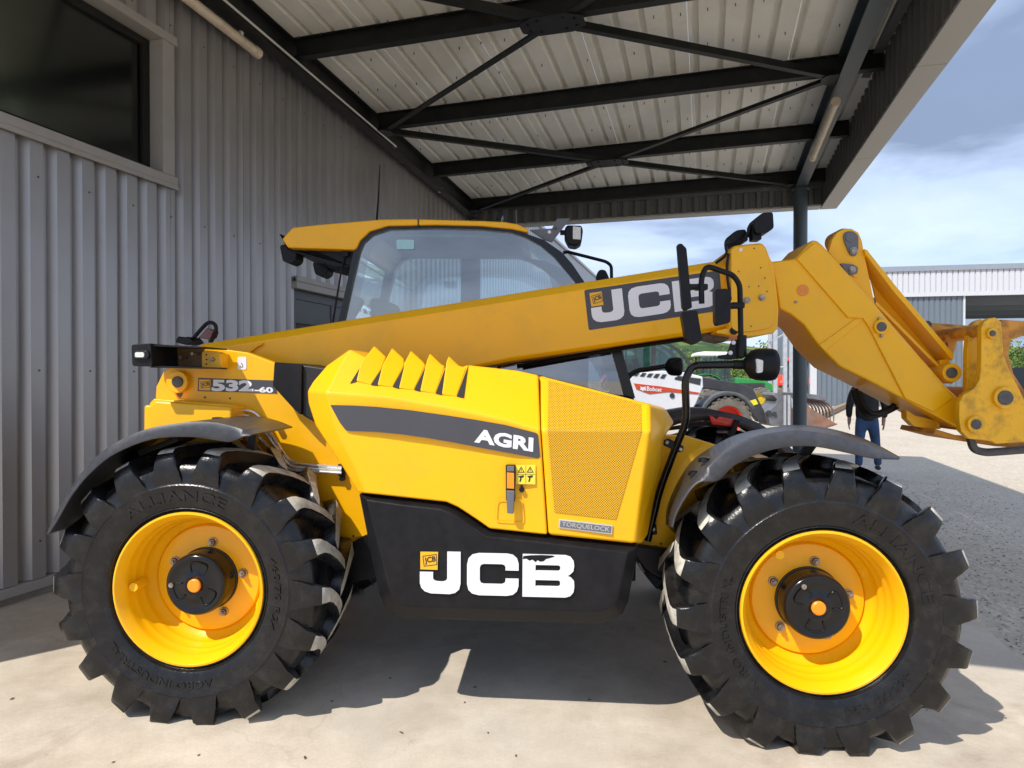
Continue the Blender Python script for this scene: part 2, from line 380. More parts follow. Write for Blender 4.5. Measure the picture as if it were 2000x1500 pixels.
# ================================================================== SETTING
# ---- materials of the setting
def concrete_mat():
    m, N, L, b = nodes_of('concrete')
    t = N.new('ShaderNodeTexCoord')
    def noise(sc, det=8, ro=0.6, dist=0.0):
        n = N.new('ShaderNodeTexNoise'); n.inputs['Scale'].default_value = sc; n.inputs['Detail'].default_value = det; n.inputs['Roughness'].default_value = ro; n.inputs['Distortion'].default_value = dist
        L.new(t.outputs['Object'], n.inputs['Vector']); return n.outputs['Fac']
    def ramp(f, a, b_, ca, cb):
        r = N.new('ShaderNodeValToRGB'); r.color_ramp.elements[0].position = a; r.color_ramp.elements[1].position = b_
        r.color_ramp.elements[0].color = ca + (1,); r.color_ramp.elements[1].color = cb + (1,); L.new(f, r.inputs['Fac']); return r.outputs['Color']
    def mix(f, a, c, mode='MIX'):
        x = N.new('ShaderNodeMix'); x.data_type = 'RGBA'; x.blend_type = mode
        if isinstance(f, float): x.inputs['Factor'].default_value = f
        else: L.new(f, x.inputs['Factor'])
        L.new(a, x.inputs['A'])
        if isinstance(c, tuple): x.inputs['B'].default_value = c + (1,)
        else: L.new(c, x.inputs['B'])
        return x.outputs['Result']
    base = ramp(noise(0.9, 9, 0.62, 0.3), 0.32, 0.68, (0.55, 0.475, 0.385), (0.67, 0.595, 0.495))
    base = mix(0.8, base, ramp(noise(6, 9, 0.72), 0.3, 0.68, (0.78, 0.755, 0.72), (1, 1, 1)), 'MULTIPLY')
    base = mix(0.8, base, ramp(noise(2.3, 8, 0.65, 0.4), 0.36, 0.6, (0.82, 0.80, 0.77), (1.04, 1.03, 1.0)), 'MULTIPLY')
    base = mix(0.5, base, ramp(noise(95, 4, 0.8), 0.25, 0.6, (0.70, 0.68, 0.66), (1, 1, 1)), 'MULTIPLY')
    st = ramp(noise(1.7, 6, 0.6, 0.8), 0.53, 0.68, (0, 0, 0), (0.5, 0.5, 0.5)); base = mix(st, base, (0.33, 0.26, 0.19))
    st2 = ramp(noise(3.4, 9, 0.72, 0.5), 0.62, 0.72, (0, 0, 0), (0.6, 0.6, 0.6)); base = mix(st2, base, (0.22, 0.19, 0.16))
    sw = ramp(noise(0.55, 5, 0.55, 0.6), 0.45, 0.66, (0, 0, 0), (0.5, 0.5, 0.5)); base = mix(sw, base, (0.60, 0.56, 0.50))
    L.new(base, b.inputs['Base Color']); b.inputs['Roughness'].default_value = 0.82
    # hairline cracks / specks
    vo = N.new('ShaderNodeTexVoronoi'); vo.inputs['Scale'].default_value = 45; L.new(t.outputs['Object'], vo.inputs['Vector'])
    sp = ramp(vo.outputs['Distance'], 0.03, 0.09, (1, 1, 1), (0, 0, 0))
    gate = ramp(noise(11, 2), 0.60, 0.64, (0, 0, 0), (0.8, 0.8, 0.8))
    g2 = N.new('ShaderNodeMix'); g2.data_type = 'RGBA'; g2.blend_type = 'MULTIPLY'; g2.inputs['Factor'].default_value = 1; L.new(sp, g2.inputs['A']); L.new(gate, g2.inputs['B'])
    nw = N.new('ShaderNodeTexNoise'); nw.inputs['Scale'].default_value = 2.5; nw.inputs['Detail'].default_value = 6; L.new(t.outputs['Object'], nw.inputs['Vector'])
    av = N.new('ShaderNodeVectorMath'); av.operation = 'MULTIPLY_ADD'; av.inputs[1].default_value = (0.5, 0.5, 0.5); L.new(nw.outputs['Color'], av.inputs[0]); L.new(t.outputs['Object'], av.inputs[2])
    vc = N.new('ShaderNodeTexVoronoi'); vc.feature = 'DISTANCE_TO_EDGE'; vc.inputs['Scale'].default_value = 0.42; L.new(av.outputs[0], vc.inputs['Vector'])
    ck = ramp(vc.outputs['Distance'], 0.0, 0.0035, (0.16, 0.16, 0.16), (0, 0, 0)); base = mix(ck, base, (0.20, 0.165, 0.13))
    base2 = mix(g2.outputs['Result'], base, (0.14, 0.11, 0.08)); L.new(base2, b.inputs['Base Color'])
    bp = N.new('ShaderNodeBump'); bp.inputs['Strength'].default_value = 0.25; bp.inputs['Distance'].default_value = 0.006
    L.new(noise(60, 8, 0.75), bp.inputs['Height']); L.new(bp.outputs[0], b.inputs['Normal'])
    return m
def gravel_mat():
    m, N, L, b = nodes_of('gravel')
    t = N.new('ShaderNodeTexCoord')
    vo = N.new('ShaderNodeTexVoronoi'); vo.inputs['Scale'].default_value = 24; L.new(t.outputs['Object'], vo.inputs['Vector'])
    r = N.new('ShaderNodeValToRGB'); L.new(vo.outputs['Color'], r.inputs['Fac'])
    r.color_ramp.elements[0].color = (0.31, 0.265, 0.205, 1); r.color_ramp.elements[1].color = (0.63, 0.55, 0.44, 1)
    nz = N.new('ShaderNodeTexNoise'); nz.inputs['Scale'].default_value = 0.6; nz.inputs['Detail'].default_value = 9; nz.inputs['Roughness'].default_value = 0.65; L.new(t.outputs['Object'], nz.inputs['Vector'])
    r2 = N.new('ShaderNodeValToRGB'); L.new(nz.outputs['Fac'], r2.inputs['Fac'])
    r2.color_ramp.elements[0].position = 0.35; r2.color_ramp.elements[0].color = (0.45, 0.38, 0.29, 1); r2.color_ramp.elements[1].position = 0.65; r2.color_ramp.elements[1].color = (0.58, 0.51, 0.41, 1)
    mx = N.new('ShaderNodeMix'); mx.data_type = 'RGBA'; mx.inputs['Factor'].default_value = 0.5; L.new(r.outputs['Color'], mx.inputs['A']); L.new(r2.outputs['Color'], mx.inputs['B'])
    n3 = N.new('ShaderNodeTexNoise'); n3.inputs['Scale'].default_value = 2.2; n3.inputs['Detail'].default_value = 6; L.new(t.outputs['Object'], n3.inputs['Vector'])
    r3 = N.new('ShaderNodeValToRGB'); L.new(n3.outputs['Fac'], r3.inputs['Fac']); r3.color_ramp.elements[0].position = 0.66; r3.color_ramp.elements[0].color = (0, 0, 0, 1); r3.color_ramp.elements[1].position = 0.76; r3.color_ramp.elements[1].color = (0.6, 0.6, 0.6, 1)
    m2 = N.new('ShaderNodeMix'); m2.data_type = 'RGBA'; L.new(r3.outputs['Color'], m2.inputs['Factor']); L.new(mx.outputs['Result'], m2.inputs['A']); m2.inputs['B'].default_value = (0.33, 0.20, 0.11, 1)
    L.new(m2.outputs['Result'], b.inputs['Base Color']); b.inputs['Roughness'].default_value = 0.95
    bp = N.new('ShaderNodeBump'); bp.inputs['Strength'].default_value = 0.7; bp.inputs['Distance'].default_value = 0.015
    L.new(vo.outputs['Distance'], bp.inputs['Height']); L.new(bp.outputs[0], b.inputs['Normal'])
    return m
def hill_mat():
    m, N, L, b = nodes_of('hill_fields')
    t = N.new('ShaderNodeTexCoord'); mp = N.new('ShaderNodeMapping'); mp.inputs['Scale'].default_value = (1, 1.0, 3.0); L.new(t.outputs['Object'], mp.inputs['Vector'])
    vo = N.new('ShaderNodeTexVoronoi'); vo.inputs['Scale'].default_value = 0.012; L.new(mp.outputs[0], vo.inputs['Vector'])
    r = N.new('ShaderNodeValToRGB'); L.new(vo.outputs['Color'], r.inputs['Fac']); r.color_ramp.interpolation = 'CONSTANT'
    cols = [(0.0, (0.07, 0.12, 0.035)), (0.3, (0.12, 0.16, 0.05)), (0.45, (0.30, 0.25, 0.13)), (0.6, (0.05, 0.09, 0.03)), (0.75, (0.17, 0.20, 0.07))]
    r.color_ramp.elements[0].color = cols[0][1] + (1,); r.color_ramp.elements[1].position = cols[1][0]; r.color_ramp.elements[1].color = cols[1][1] + (1,)
    for p, c in cols[2:]: e = r.color_ramp.elements.new(p); e.color = c + (1,)
    nz = N.new('ShaderNodeTexNoise'); nz.inputs['Scale'].default_value = 0.06; nz.inputs['Detail'].default_value = 9; L.new(t.outputs['Object'], nz.inputs['Vector'])
    r2 = N.new('ShaderNodeValToRGB'); L.new(nz.outputs['Fac'], r2.inputs['Fac']); r2.color_ramp.elements[0].position = 0.5; r2.color_ramp.elements[0].color = (0, 0, 0, 1); r2.color_ramp.elements[1].position = 0.56; r2.color_ramp.elements[1].color = (0.9, 0.9, 0.9, 1)
    mx = N.new('ShaderNodeMix'); mx.data_type = 'RGBA'; L.new(r2.outputs['Color'], mx.inputs['Factor']); L.new(r.outputs['Color'], mx.inputs['A']); mx.inputs['B'].default_value = (0.035, 0.06, 0.025, 1)
    L.new(mx.outputs['Result'], b.inputs['Base Color']); b.inputs['Roughness'].default_value = 1.0; b.inputs['Specular IOR Level'].default_value = 0.1
    return m
M_CONC = concrete_mat(); M_GRAV = gravel_mat(); M_HILL = hill_mat()
M_CLAD = mat('grey_cladding', (0.385, 0.375, 0.375), 0.38, metal=0.6, var=0.04, scale=0.8, dirt=(0.26, 0.24, 0.21), dscale=1.3, damt=0.25, spec=0.7)
M_TRIM = mat('trim_flashing', (0.34, 0.325, 0.31), 0.45, var=0.05, scale=2, dirt=(0.22, 0.20, 0.17), dscale=3, damt=0.3)
M_DECK = mat('cream_roof_deck', (0.90, 0.875, 0.79), 0.40, var=0.05, scale=1.2, dirt=(0.62, 0.58, 0.50), dscale=2.0, damt=0.35)
M_STEEL = mat('dark_painted_steel', (0.011, 0.013, 0.013), 0.42, var=0.2, scale=5, dirt=(0.05, 0.036, 0.026), dscale=6, damt=0.35, spec=0.25)
M_COLM = mat('slate_painted_steel', (0.055, 0.075, 0.085), 0.38, var=0.1, scale=3)
M_DCLAD = mat('dark_cladding', (0.13, 0.135, 0.13), 0.5, var=0.08, scale=2)
M_SOFF = mat('fascia_trim', (0.40, 0.385, 0.355), 0.45, var=0.05, scale=2)
M_TUBE = mat('strip_light_housing', (0.66, 0.56, 0.42), 0.4, var=0.08, scale=4, dirt=(0.35, 0.24, 0.14), dscale=9, damt=0.5)
M_WHITEP = mat('white_conduit', (0.62, 0.61, 0.57), 0.45, var=0.08)
M_PLINTH = mat('plinth_concrete', (0.33, 0.31, 0.28), 0.85, var=0.2, scale=6, bump=0.2, bscale=50)
M_ALU = mat('anthracite_aluminium', (0.045, 0.05, 0.056), 0.38, var=0.06)
M_INT = mat('dark_interior', (0.17, 0.20, 0.17), 0.8, var=0.3, scale=1.5)
M_PALE = mat('light_strip_green', (0.62, 0.78, 0.64), 0.6, var=0.12, scale=3)  # brightness of the green strip in the window, put into the colour

# ---- ground: one gravel sheet to the horizon, a concrete apron under the canopy
def axis_pts(lo, hi, step):
    o = []; x = lo
    while x < hi: o.append(x); x += step
    return o + [hi]
xs = [-900, -400, -150, -60, -25] + axis_pts(-12, 16, 1.0) + [25, 60, 150, 400, 900]
ys = [-300, -100, -40, -15] + axis_pts(-8, 22, 1.0) + [30, 50, 90, 160, 300, 700]
m = MB(); nx = len(xs)
m.add([(x, y, gz(x, y) - 0.03) for y in ys for x in xs], [(j * nx + i, j * nx + i + 1, (j + 1) * nx + i + 1, (j + 1) * nx + i) for j in range(len(ys) - 1) for i in range(nx - 1)])
yard = struct(m.build('gravel_yard', M_GRAV, smooth=True, ang=180))
e1 = ground_at(1900, 1207) - W0
UE = e1.dot(U)                                         # apron edge, measured out from the wall
m = MB(); us = [-8.0, -4, -2, -0.3, 0.5] + axis_pts(1.0, UE, 0.5); ts = axis_pts(-14, 10.5, 0.5)
nu = len(us); er = random.Random(3)
def slab_p(u, t, dz):
    if u == us[-1]: u += er.uniform(-0.012, 0.012)
    q = Bw(u, t); return (q.x, q.y, gz(q.x, q.y) + dz)
top = [slab_p(u, t, 0) for t in ts for u in us]
m.add(top, [(j * nu + i, j * nu + i + 1, (j + 1) * nu + i + 1, (j + 1) * nu + i) for j in range(len(ts) - 1) for i in range(nu - 1)])
o = len(m.v)
for j in range(len(ts)): v = m.v[j * nu + nu - 1]; m.v.append((v[0], v[1], v[2] - 0.12))
for j in range(len(ts) - 1): m.f.append((j * nu + nu - 1, (j + 1) * nu + nu - 1, o + j + 1, o + j)); m.m.append(0)
apron = struct(m.build('concrete_apron', M_CONC, ang=60, fixn=False))

# loose stones on the gravel beside the apron
m = MB(); sr = random.Random(11)
for i in range(5200):
    t = sr.uniform(-3.2, 9.0); u = UE + 0.02 + abs(sr.gauss(0, 1.1)) if sr.random() < 0.6 else UE + sr.uniform(0.02, 5)
    q = Bw(u, t); s = sr.uniform(0.006, 0.016) * (1.4 if sr.random() < 0.06 else 1)
    z = gz(q.x, q.y) - 0.03; a = sr.uniform(0, 6.28); c_, s_ = math.cos(a), math.sin(a)
    pts = [(1, 0, 0), (-0.2, 0.9, 0), (-0.9, -0.5, 0), (0.1, -0.8, 0.1), (0.1, 0.1, 0.8)]
    vv = [(q.x + s * (x * c_ - y * s_), q.y + s * (x * s_ + y * c_), z + s * h * sr.uniform(0.7, 1.1)) for x, y, h in pts]
    m.add(vv, [(0, 1, 4), (1, 2, 4), (2, 3, 4), (3, 0, 4)], 0 if sr.random() < 0.6 else 1)
ob = m.build('loose_stones', [mat('stone_pale', (0.42, 0.38, 0.32), 0.9, var=0.25, scale=3), mat('stone_grey', (0.26, 0.24, 0.22), 0.9, var=0.3, scale=3)], smooth=False, fixn=False)
tag(ob, 'loose pale stones scattered over the gravel beside the concrete apron', 'stones', kind='stuff')

m = MB(); sr = random.Random(21)
for i in range(70):
    q = Vector((sr.uniform(-3.0, 2.6), sr.uniform(1.9, 4.6), 0)); z = gz(q.x, q.y) + 0.002; s = sr.uniform(0.004, 0.014); a = sr.uniform(0, 6.28); c_, s_ = math.cos(a), math.sin(a)
    vv = [(q.x + s * (x * c_ - y * s_), q.y + s * (x * s_ + y * c_), z + s * h) for x, y, h in [(1.2, 0, .1), (0.2, .5, .35), (-1, .1, .05), (0, -.5, .1)]]
    m.add(vv, [(0, 1, 2, 3)])
ob = m.build('dry_leaf_litter', mat('dry_leaf', (0.16, 0.10, 0.05), 0.9, var=0.4, scale=2), smooth=False, fixn=False)
tag(ob, 'tiny dry leaf scraps scattered over the concrete apron', 'litter', kind='stuff')
# ---- far hills
m = MB(); nxh = 70; rows = [(260, -2.0, 0), (330, 6, 1), (430, 15, 2), (560, 27, 4), (700, 30, 5), (900, 10, 0)]
hv = []
for (d, h, a) in rows:
    for i in range(nxh):
        x = -500 + i * 1400 / (nxh - 1)
        hv.append((x, d, max(-2, h + a * (1.3 * math.sin(x * 0.011 + d) + 0.8 * math.sin(x * 0.027 + d * 0.3)) - (0 if d < 300 else max(0, (x - 420) * 0.03)))))
m.add(hv, [(j * nxh + i, j * nxh + i + 1, (j + 1) * nxh + i + 1, (j + 1) * nxh + i) for j in range(len(rows) - 1) for i in range(nxh - 1)])
struct(m.build('hills', M_HILL, ang=180, fixn=False))

# ---- profiled sheets
def profile(a, b, pitch, segs):
    """breakpoints of a trapezoidal profile between a and b; segs: (phase, depth)"""
    o = []; k = math.floor(a / pitch) - 1
    allp = []
    while k * pitch < b + pitch:
        for ph, d in segs: allp.append((k * pitch + ph, d))
        k += 1
    def at(x):
        for (p0, d0), (p1, d1) in zip(allp, allp[1:]):
            if p0 <= x <= p1: return d0 + (d1 - d0) * (x - p0) / max(1e-9, p1 - p0)
    o = [(a, at(a))] + [q for q in allp if a + 1e-4 < q[0] < b - 1e-4] + [(b, at(b))]
    return o
WSEG = [(0.0, 0.0), (0.098, 0.0), (0.104, -0.055), (0.162, -0.055), (0.2, 0.0)]
WSEG = WSEG[:-1]
DSEG = [(0.0, 0.0), (0.170, 0.0), (0.182, 0.055), (0.236, 0.055)]

BM = Matrix.Translation(W0) @ Matrix((U, T, Vector((0, 0, 1)))).transposed().to_4x4()
bld = empty('workshop_building', BM); tag(bld, 'grey ribbed metal clad workshop with a dark window beside the yellow telehandler', 'building')
def wall_sheet(t0, t1, z0, z1):
    pr = profile(t0 + 0.001, t1 - 0.001, 0.2, WSEG); m = MB(); n = len(pr)
    m.add([(d, t, z0) for t, d in pr] + [(d, t, z1) for t, d in pr], [(i, i + 1, n + i + 1, n + i) for i in range(n - 1)])
    return m.build('cladding_sheet', M_CLAD, bld, smooth=False, fixn=False)
ZT = 5.6; ZB = 0.20
for a, b_ in [(-2.1, -1.1), (1.25, 2.2), (2.2, 3.05)] + [(4.85 + k, 5.85 + k) for k in range(21)]: wall_sheet(a, b_, ZB, ZT)
for a, b_ in [(-1.1, -0.1), (-0.1, 0.7), (0.7, 1.25)]: wall_sheet(a, b_, ZB, 3.19); wall_sheet(a, b_, 4.40, ZT)
for a, b_ in [(3.05, 3.95), (3.95, 4.85)]: wall_sheet(a, b_, 2.66, ZT)
MB().box(-8, -0.75, -2.05, 25.85, -0.2, ZT - 0.02).build('inner_wall', M_INT, bld, smooth=False)
MB().box(-8.05, 0.012, -2.16, -2.1, -0.1, ZT + 0.05).build('end_wall', M_CLAD, bld, smooth=False)
MB().box(-8.1, 0.05, -2.2, 25.9, ZT, ZT + 0.08).build('roof', M_CLAD, bld, smooth=False)
m = MB(); m.box(-0.75, -0.05, -2.08, 3.04, -0.2, 0.13); m.box(-0.75, -0.05, 4.86, 25.85, -0.2, 0.13); m.build('plinth', M_PLINTH, bld, bev=0.006)
m = MB(); m.box(-0.06, 0.012, -2.08, 3.04, 0.13, 0.196); m.box(-0.06, 0.012, 4.86, 25.85, 0.13, 0.196); m.build('base_flashing', M_TRIM, bld, bev=0.004)
# wall screws
m = MB(); sr = random.Random(5)
for zz in (0.45, 1.6, 2.9, 4.5):
    for k in range(-9, 60):
        t = 0.058 + k * 0.2
        if (3.0 < t < 4.9 and zz < 2.7) or k % 2: continue
        m.disc((0, 0), 0.0075, 0, 0.001, 6); 
        n = 12
        for i in range(len(m.v) - n, len(m.v)): x, y, z = m.v[i]; m.v[i] = (0.004 if y > 0 else 0.0005, t + x, zz + z + sr.uniform(-0.0, 0.0))
o = m.build('screws', M_PIN, bld, smooth=False, fixn=False); o['kind'] = 'stuff'
# window
win = MB().box(-0.16, -0.10, -1.08, 1.14, 3.24, 3.30).box(-0.16, -0.10, -1.08, 1.14, 4.27, 4.33).box(-0.16, -0.10, 1.07, 1.14, 3.30, 4.27).box(-0.16, -0.10, -1.08, -1.0, 3.30, 4.27).build('window', M_STEEL, bld, bev=0.004)
MB().box(-0.14, -0.13, -1.0, 1.07, 3.30, 4.27).build('pane', M_GLASS2, win, smooth=False)
MB().box(-0.17, 0.035, -1.12, 1.30, 3.165, 3.235).box(0.02, 0.04, -1.12, 1.30, 3.13, 3.165).build('sill', M_TRIM, win, bev=0.004)
MB().box(-0.17, 0.035, -1.12, 1.30, 4.335, 4.41).build('head_flashing', M_TRIM, win, bev=0.004)
MB().box(-0.17, 0.030, 1.142, 1.27, 3.237, 4.333).build('jamb_flashing', M_TRIM, win, bev=0.004)
MB().box(-0.20, -0.18, 0.86, 1.045, 3.305, 4.265).build('glass_light_strip', M_PALE, win, smooth=False)  # added panel, its pale green imitates a lit or reflected strip in the glass
# glazed door seen behind the cab
dr = MB().box(-0.12, -0.04, 3.07, 3.15, 0.02, 2.52).box(-0.12, -0.04, 4.75, 4.83, 0.02, 2.52).box(-0.12, -0.04, 3.15, 4.75, 2.42, 2.52).box(-0.12, -0.04, 3.90, 4.0, 0.02, 2.42).box(-0.11, -0.05, 3.15, 3.90, 1.0, 1.1).box(-0.11, -0.05, 4.0, 4.75, 1.0, 1.1).box(-0.11, -0.05, 3.15, 3.90, 2.16, 2.42).box(-0.11, -0.05, 4.0, 4.75, 2.16, 2.42).build('door', M_ALU, bld, bev=0.004)
MB().box(-0.085, -0.075, 3.15, 3.90, 0.05, 2.16).box(-0.085, -0.075, 4.0, 4.75, 0.05, 2.16).build('pane', M_GLASS2, dr, smooth=False)
MB().box(-0.10, 0.05, 3.03, 4.87, 2.525, 2.60).box(0.03, 0.06, 3.03, 4.87, 2.60, 2.66).build('lintel', M_TRIM, dr, bev=0.004)

# ---- canopy
can = empty('canopy', BM); tag(can, 'open steel canopy with cream ribbed roof deck over the yellow telehandler', 'canopy')
def zc(u, t): return 4.94 - 0.0462 * t + 0.013 * u
T0, T1 = -2.0, 8.55
for k in range(6):
    u0, u1 = 0.02 + k * 1.03, 0.02 + (k + 1) * 1.03
    pr = profile(u0 + 0.001, u1 - 0.001, 0.25, DSEG); n = len(pr); m = MB()
    m.add([(u, T0, zc(u, T0) + 0.203 + d) for u, d in pr] + [(u, T1, zc(u, T1) + 0.203 + d) for u, d in pr], [(i, i + 1, n + i + 1, n + i) for i in range(n - 1)])
    ob = m.build('roof_sheet', M_DECK, can, smooth=False, fixn=False)
    so = ob.modifiers.new('s', 'SOLIDIFY'); so.thickness = 0.004
def ibeam(m, a, b, h=0.2, w=0.1, tf=0.012, tw=0.01, zlow=True):
    a, b = Vector(a), Vector(b); d = (b - a); s = Vector((0, 0, 1)).cross(d).normalized()
    o = [(-w / 2, 0), (w / 2, 0), (w / 2, tf), (tw / 2, tf), (tw / 2, h - tf), (w / 2, h - tf), (w / 2, h), (-w / 2, h), (-w / 2, h - tf), (-tw / 2, h - tf), (-tw / 2, tf), (-w / 2, tf)]
    return m.prism([a + s * x + Vector((0, 0, z)) for x, z in o], d)
PT = [-1.0, 0.85, 2.7, 4.55, 6.40, 8.25]
for t in PT:
    m = MB(); ibeam(m, (0.27, t, zc(0.27, t)), (6.12, t, zc(6.12, t))); m.build('purlin', M_STEEL, can, smooth=False)
for u, w in ((0.2, 0.14), (5.76, 0.17)):
    m = MB(); ibeam(m, (u, T0 + 0.02, zc(u, T0) - 0.07), (u, T1 - 0.02, zc(u, T1) - 0.07), h=0.266, w=w, tf=0.014); m.build('main_beam', M_STEEL if u < 1 else M_COLM, can, smooth=False)
def angle_bar(m, a, b, s=0.06, th=0.008):
    a, b = Vector(a), Vector(b); d = b - a; n = Vector((0, 0, 1)).cross(d).normalized()
    return m.prism([a + n * x + Vector((0, 0, z)) for x, z in [(-s / 2, 0), (s / 2, 0), (s / 2, th), (-s / 2 + th, th), (-s / 2 + th, s), (-s / 2, s)]], d)
GU = 2.95
nodes_ = {'A0': (0.32, 0.85), 'B0': (5.64, 0.85), 'G1': (GU, 2.7), 'A2': (0.32, 4.55), 'B2': (5.64, 4.55), 'G2': (GU, 6.4), 'A4': (0.32, 8.2), 'B4': (5.64, 8.2)}
for a, b_ in [('A0', 'G1'), ('B0', 'G1'), ('G1', 'A2'), ('G1', 'B2'), ('A2', 'G2'), ('B2', 'G2'), ('G2', 'A4'), ('G2', 'B4')]:
    (ua, ta), (ub, tb) = nodes_[a], nodes_[b_]; m = MB()
    angle_bar(m, (ua, ta, zc(ua, ta) - 0.045), (ub, tb, zc(ub, tb) - 0.045), 0.07); m.build('wind_brace', M_STEEL, can, smooth=False)
for key in ('G1', 'G2', 'A2', 'B2', 'A4', 'B4'):
    u, t = nodes_[key]; z = zc(u, t) - 0.052; big = key[0] == 'G'; w, h = (0.30, 0.17) if big else (0.13, 0.13)
    m = MB(); m.prism([(u + x, t + y, z) for x, y in [(-w, -h * 0.5), (-w * 0.55, -h), (w * 0.55, -h), (w, -h * 0.5), (w, h * 0.5), (w * 0.55, h), (-w * 0.55, h), (-w, h * 0.5)]], (0, 0, 0.01))
    g = m.build('gusset_plate', M_STEEL, can, smooth=False)
    if big:
        for bx, by in [(-0.22, -0.06), (-0.12, -0.1), (0.12, -0.1), (0.22, -0.06), (-0.22, 0.06), (-0.12, 0.1), (0.12, 0.1), (0.22, 0.06)]:
            m = MB(); m.prism([(u + bx + 0.014 * math.cos(k * 1.047), t + by + 0.014 * math.sin(k * 1.047), z - 0.012) for k in range(6)], (0, 0, 0.012)); m.build('bolt', M_STEEL, g, smooth=False)
# screw tips through the deck
m = MB(); sr = random.Random(9)
for k in range(24):
    for t in [x * 0.62 + T0 + 0.3 for x in range(17)]:
        if sr.random() < 0.25: continue
        u = 0.08 + k * 0.25; tt = t + sr.uniform(-0.02, 0.02); z = zc(u, tt) + 0.2
        if u > 6: continue
        m.box(u - 0.004, u + 0.004, tt - 0.004, tt + 0.004, z - 0.028, z)
o = m.build('screw_tips', M_PIN, can, smooth=False, fixn=False); o['kind'] = 'stuff'
# column
cu_, ct_ = 5.76, 8.28; q = Bw(cu_, ct_)
m = MB(); m.lathe([(0.0, gz(q.x, q.y) - 0.1), (0.106, gz(q.x, q.y) - 0.1), (0.106, zc(cu_, ct_) - 0.10), (0.135, zc(cu_, ct_) - 0.095), (0.135, zc(cu_, ct_) - 0.072), (0, zc(cu_, ct_) - 0.072)], (cu_, ct_, 0), 'z', 32)
m.build('column', M_COLM, can)
# parapet fascia: dark ribbed inner face, pale outer face, pale bottom trim in lengths
FB, FT = 4.335, 5.55
def fascia_run(a, b, nrm, name_in='fascia_lining'):
    """a,b: (u,t) of the inner face ends; nrm: outward unit (u,t)"""
    a, b = Vector(a), Vector(b); d = b - a; ln = d.length; e = d / ln; nr = Vector(nrm)
    pr = profile(0, ln, 0.2, WSEG); n = len(pr); m = MB()
    pts = [a + e * s + nr * (0.05 + dd) for s, dd in pr]
    m.add([(p.x, p.y, FB + 0.02) for p in pts] + [(p.x, p.y, FT) for p in pts], [(i, i + 1, n + i + 1, n + i) for i in range(n - 1)])
    m.build(name_in, M_DCLAD, can, smooth=False, fixn=False)
    pts = [a + e * s + nr * (0.235 + dd) for s, dd in pr]; m = MB()
    m.add([(p.x, p.y, FB + 0.02) for p in pts] + [(p.x, p.y, FT) for p in pts], [(i, i + 1, n + i + 1, n + i) for i in range(n - 1)])
    m.build('fascia_cladding', M_TRIM, can, smooth=False, fixn=False)
    k = max(1, round(ln / 3.0)); m = MB()
    for i in range(k):
        p0 = a + e * (ln * i / k + 0.004); p1 = a + e * (ln * (i + 1) / k - 0.004); w = nr * 0.25
        m = MB(); m.prism([(p0.x, p0.y, FB), (p1.x, p1.y, FB), (p1.x + w.x, p1.y + w.y, FB), (p0.x + w.x, p0.y + w.y, FB)], (0, 0, 0.03)); m.build('fascia_trim', M_SOFF, can, smooth=False)
    m = MB(); p0, p1 = a - nr * 0.02, b - nr * 0.02; w = nr * 0.3
    m.prism([(p0.x, p0.y, FT), (p1.x, p1.y, FT), (p1.x + w.x, p1.y + w.y, FT), (p0.x + w.x, p0.y + w.y, FT)], (0, 0, 0.04)); m.build('parapet_cap', M_TRIM, can, smooth=False)
fascia_run((6.13, -2.06), (6.13, 8.86), (1, 0))
fascia_run((0.02, 8.60), (6.12, 8.60), (0, 1))
fascia_run((0.02, -2.05), (6.12, -2.05), (0, -1))
MB().box(0.03, 6.12, 8.50, 8.585, 4.62, 5.5).box(6.02, 6.115, -1.98, 8.49, 4.98, 5.5).build('light_gap_filler', M_DCLAD, can, smooth=False)  # filler boxes added to block light leaking between deck and fascia
# conduit along the wall beam
m = MB(); m.tube([(0.30, -1.9, zc(0.3, -1.9) - 0.05), (0.30, 5.0, zc(0.3, 5.0) - 0.05)], 0.011, 8); m.build('conduit', M_WHITEP, can)
m = MB(); m.tube([(1.02, 8.45, zc(1, 8.4)), (1.03, 8.43, 4.5), (1.05, 8.45, 4.08)], 0.006, 6); m.build('hanging_wire', M_WHITEP, can)

def strip_light(u, t0, t1, z0, z1, label):
    r = empty('strip_light', BM @ Matrix.Translation((u, t0, z0))); tag(r, label, 'lamp', 'fluorescent strip lights under the canopy')
    d = Vector((0, t1 - t0, z1 - z0)); e = d.normalized()
    m = MB(); m.tube([e * 0.06, d - e * 0.06], 0.045, 16); m.build('diffuser_tube', M_TUBE, r)
    for s in (0, 1):
        m = MB(); m.tube([e * 0.0, e * 0.07] if s == 0 else [d - e * 0.07, d], 0.052, 16); m.build('end_cap', M_TUBE, r)
    for s in (0.2, 0.8):
        m = MB(); p = d * s; m.box(p.x - 0.012, p.x + 0.012, p.y - 0.02, p.y + 0.02, p.z + 0.04, p.z + 0.16); m.build('bracket', M_WHITEP, r)
strip_light(0.14, 0.95, 2.25, 4.735, 4.69, 'beige strip light on the wall above the dark window')
strip_light(0.16, 5.10, 6.95, 4.69, 4.60, 'beige strip light on the wall beam above the cab roof')
strip_light(5.70, 4.80, 6.55, 4.61, 4.52, 'beige strip light under the outer canopy beam near the column')

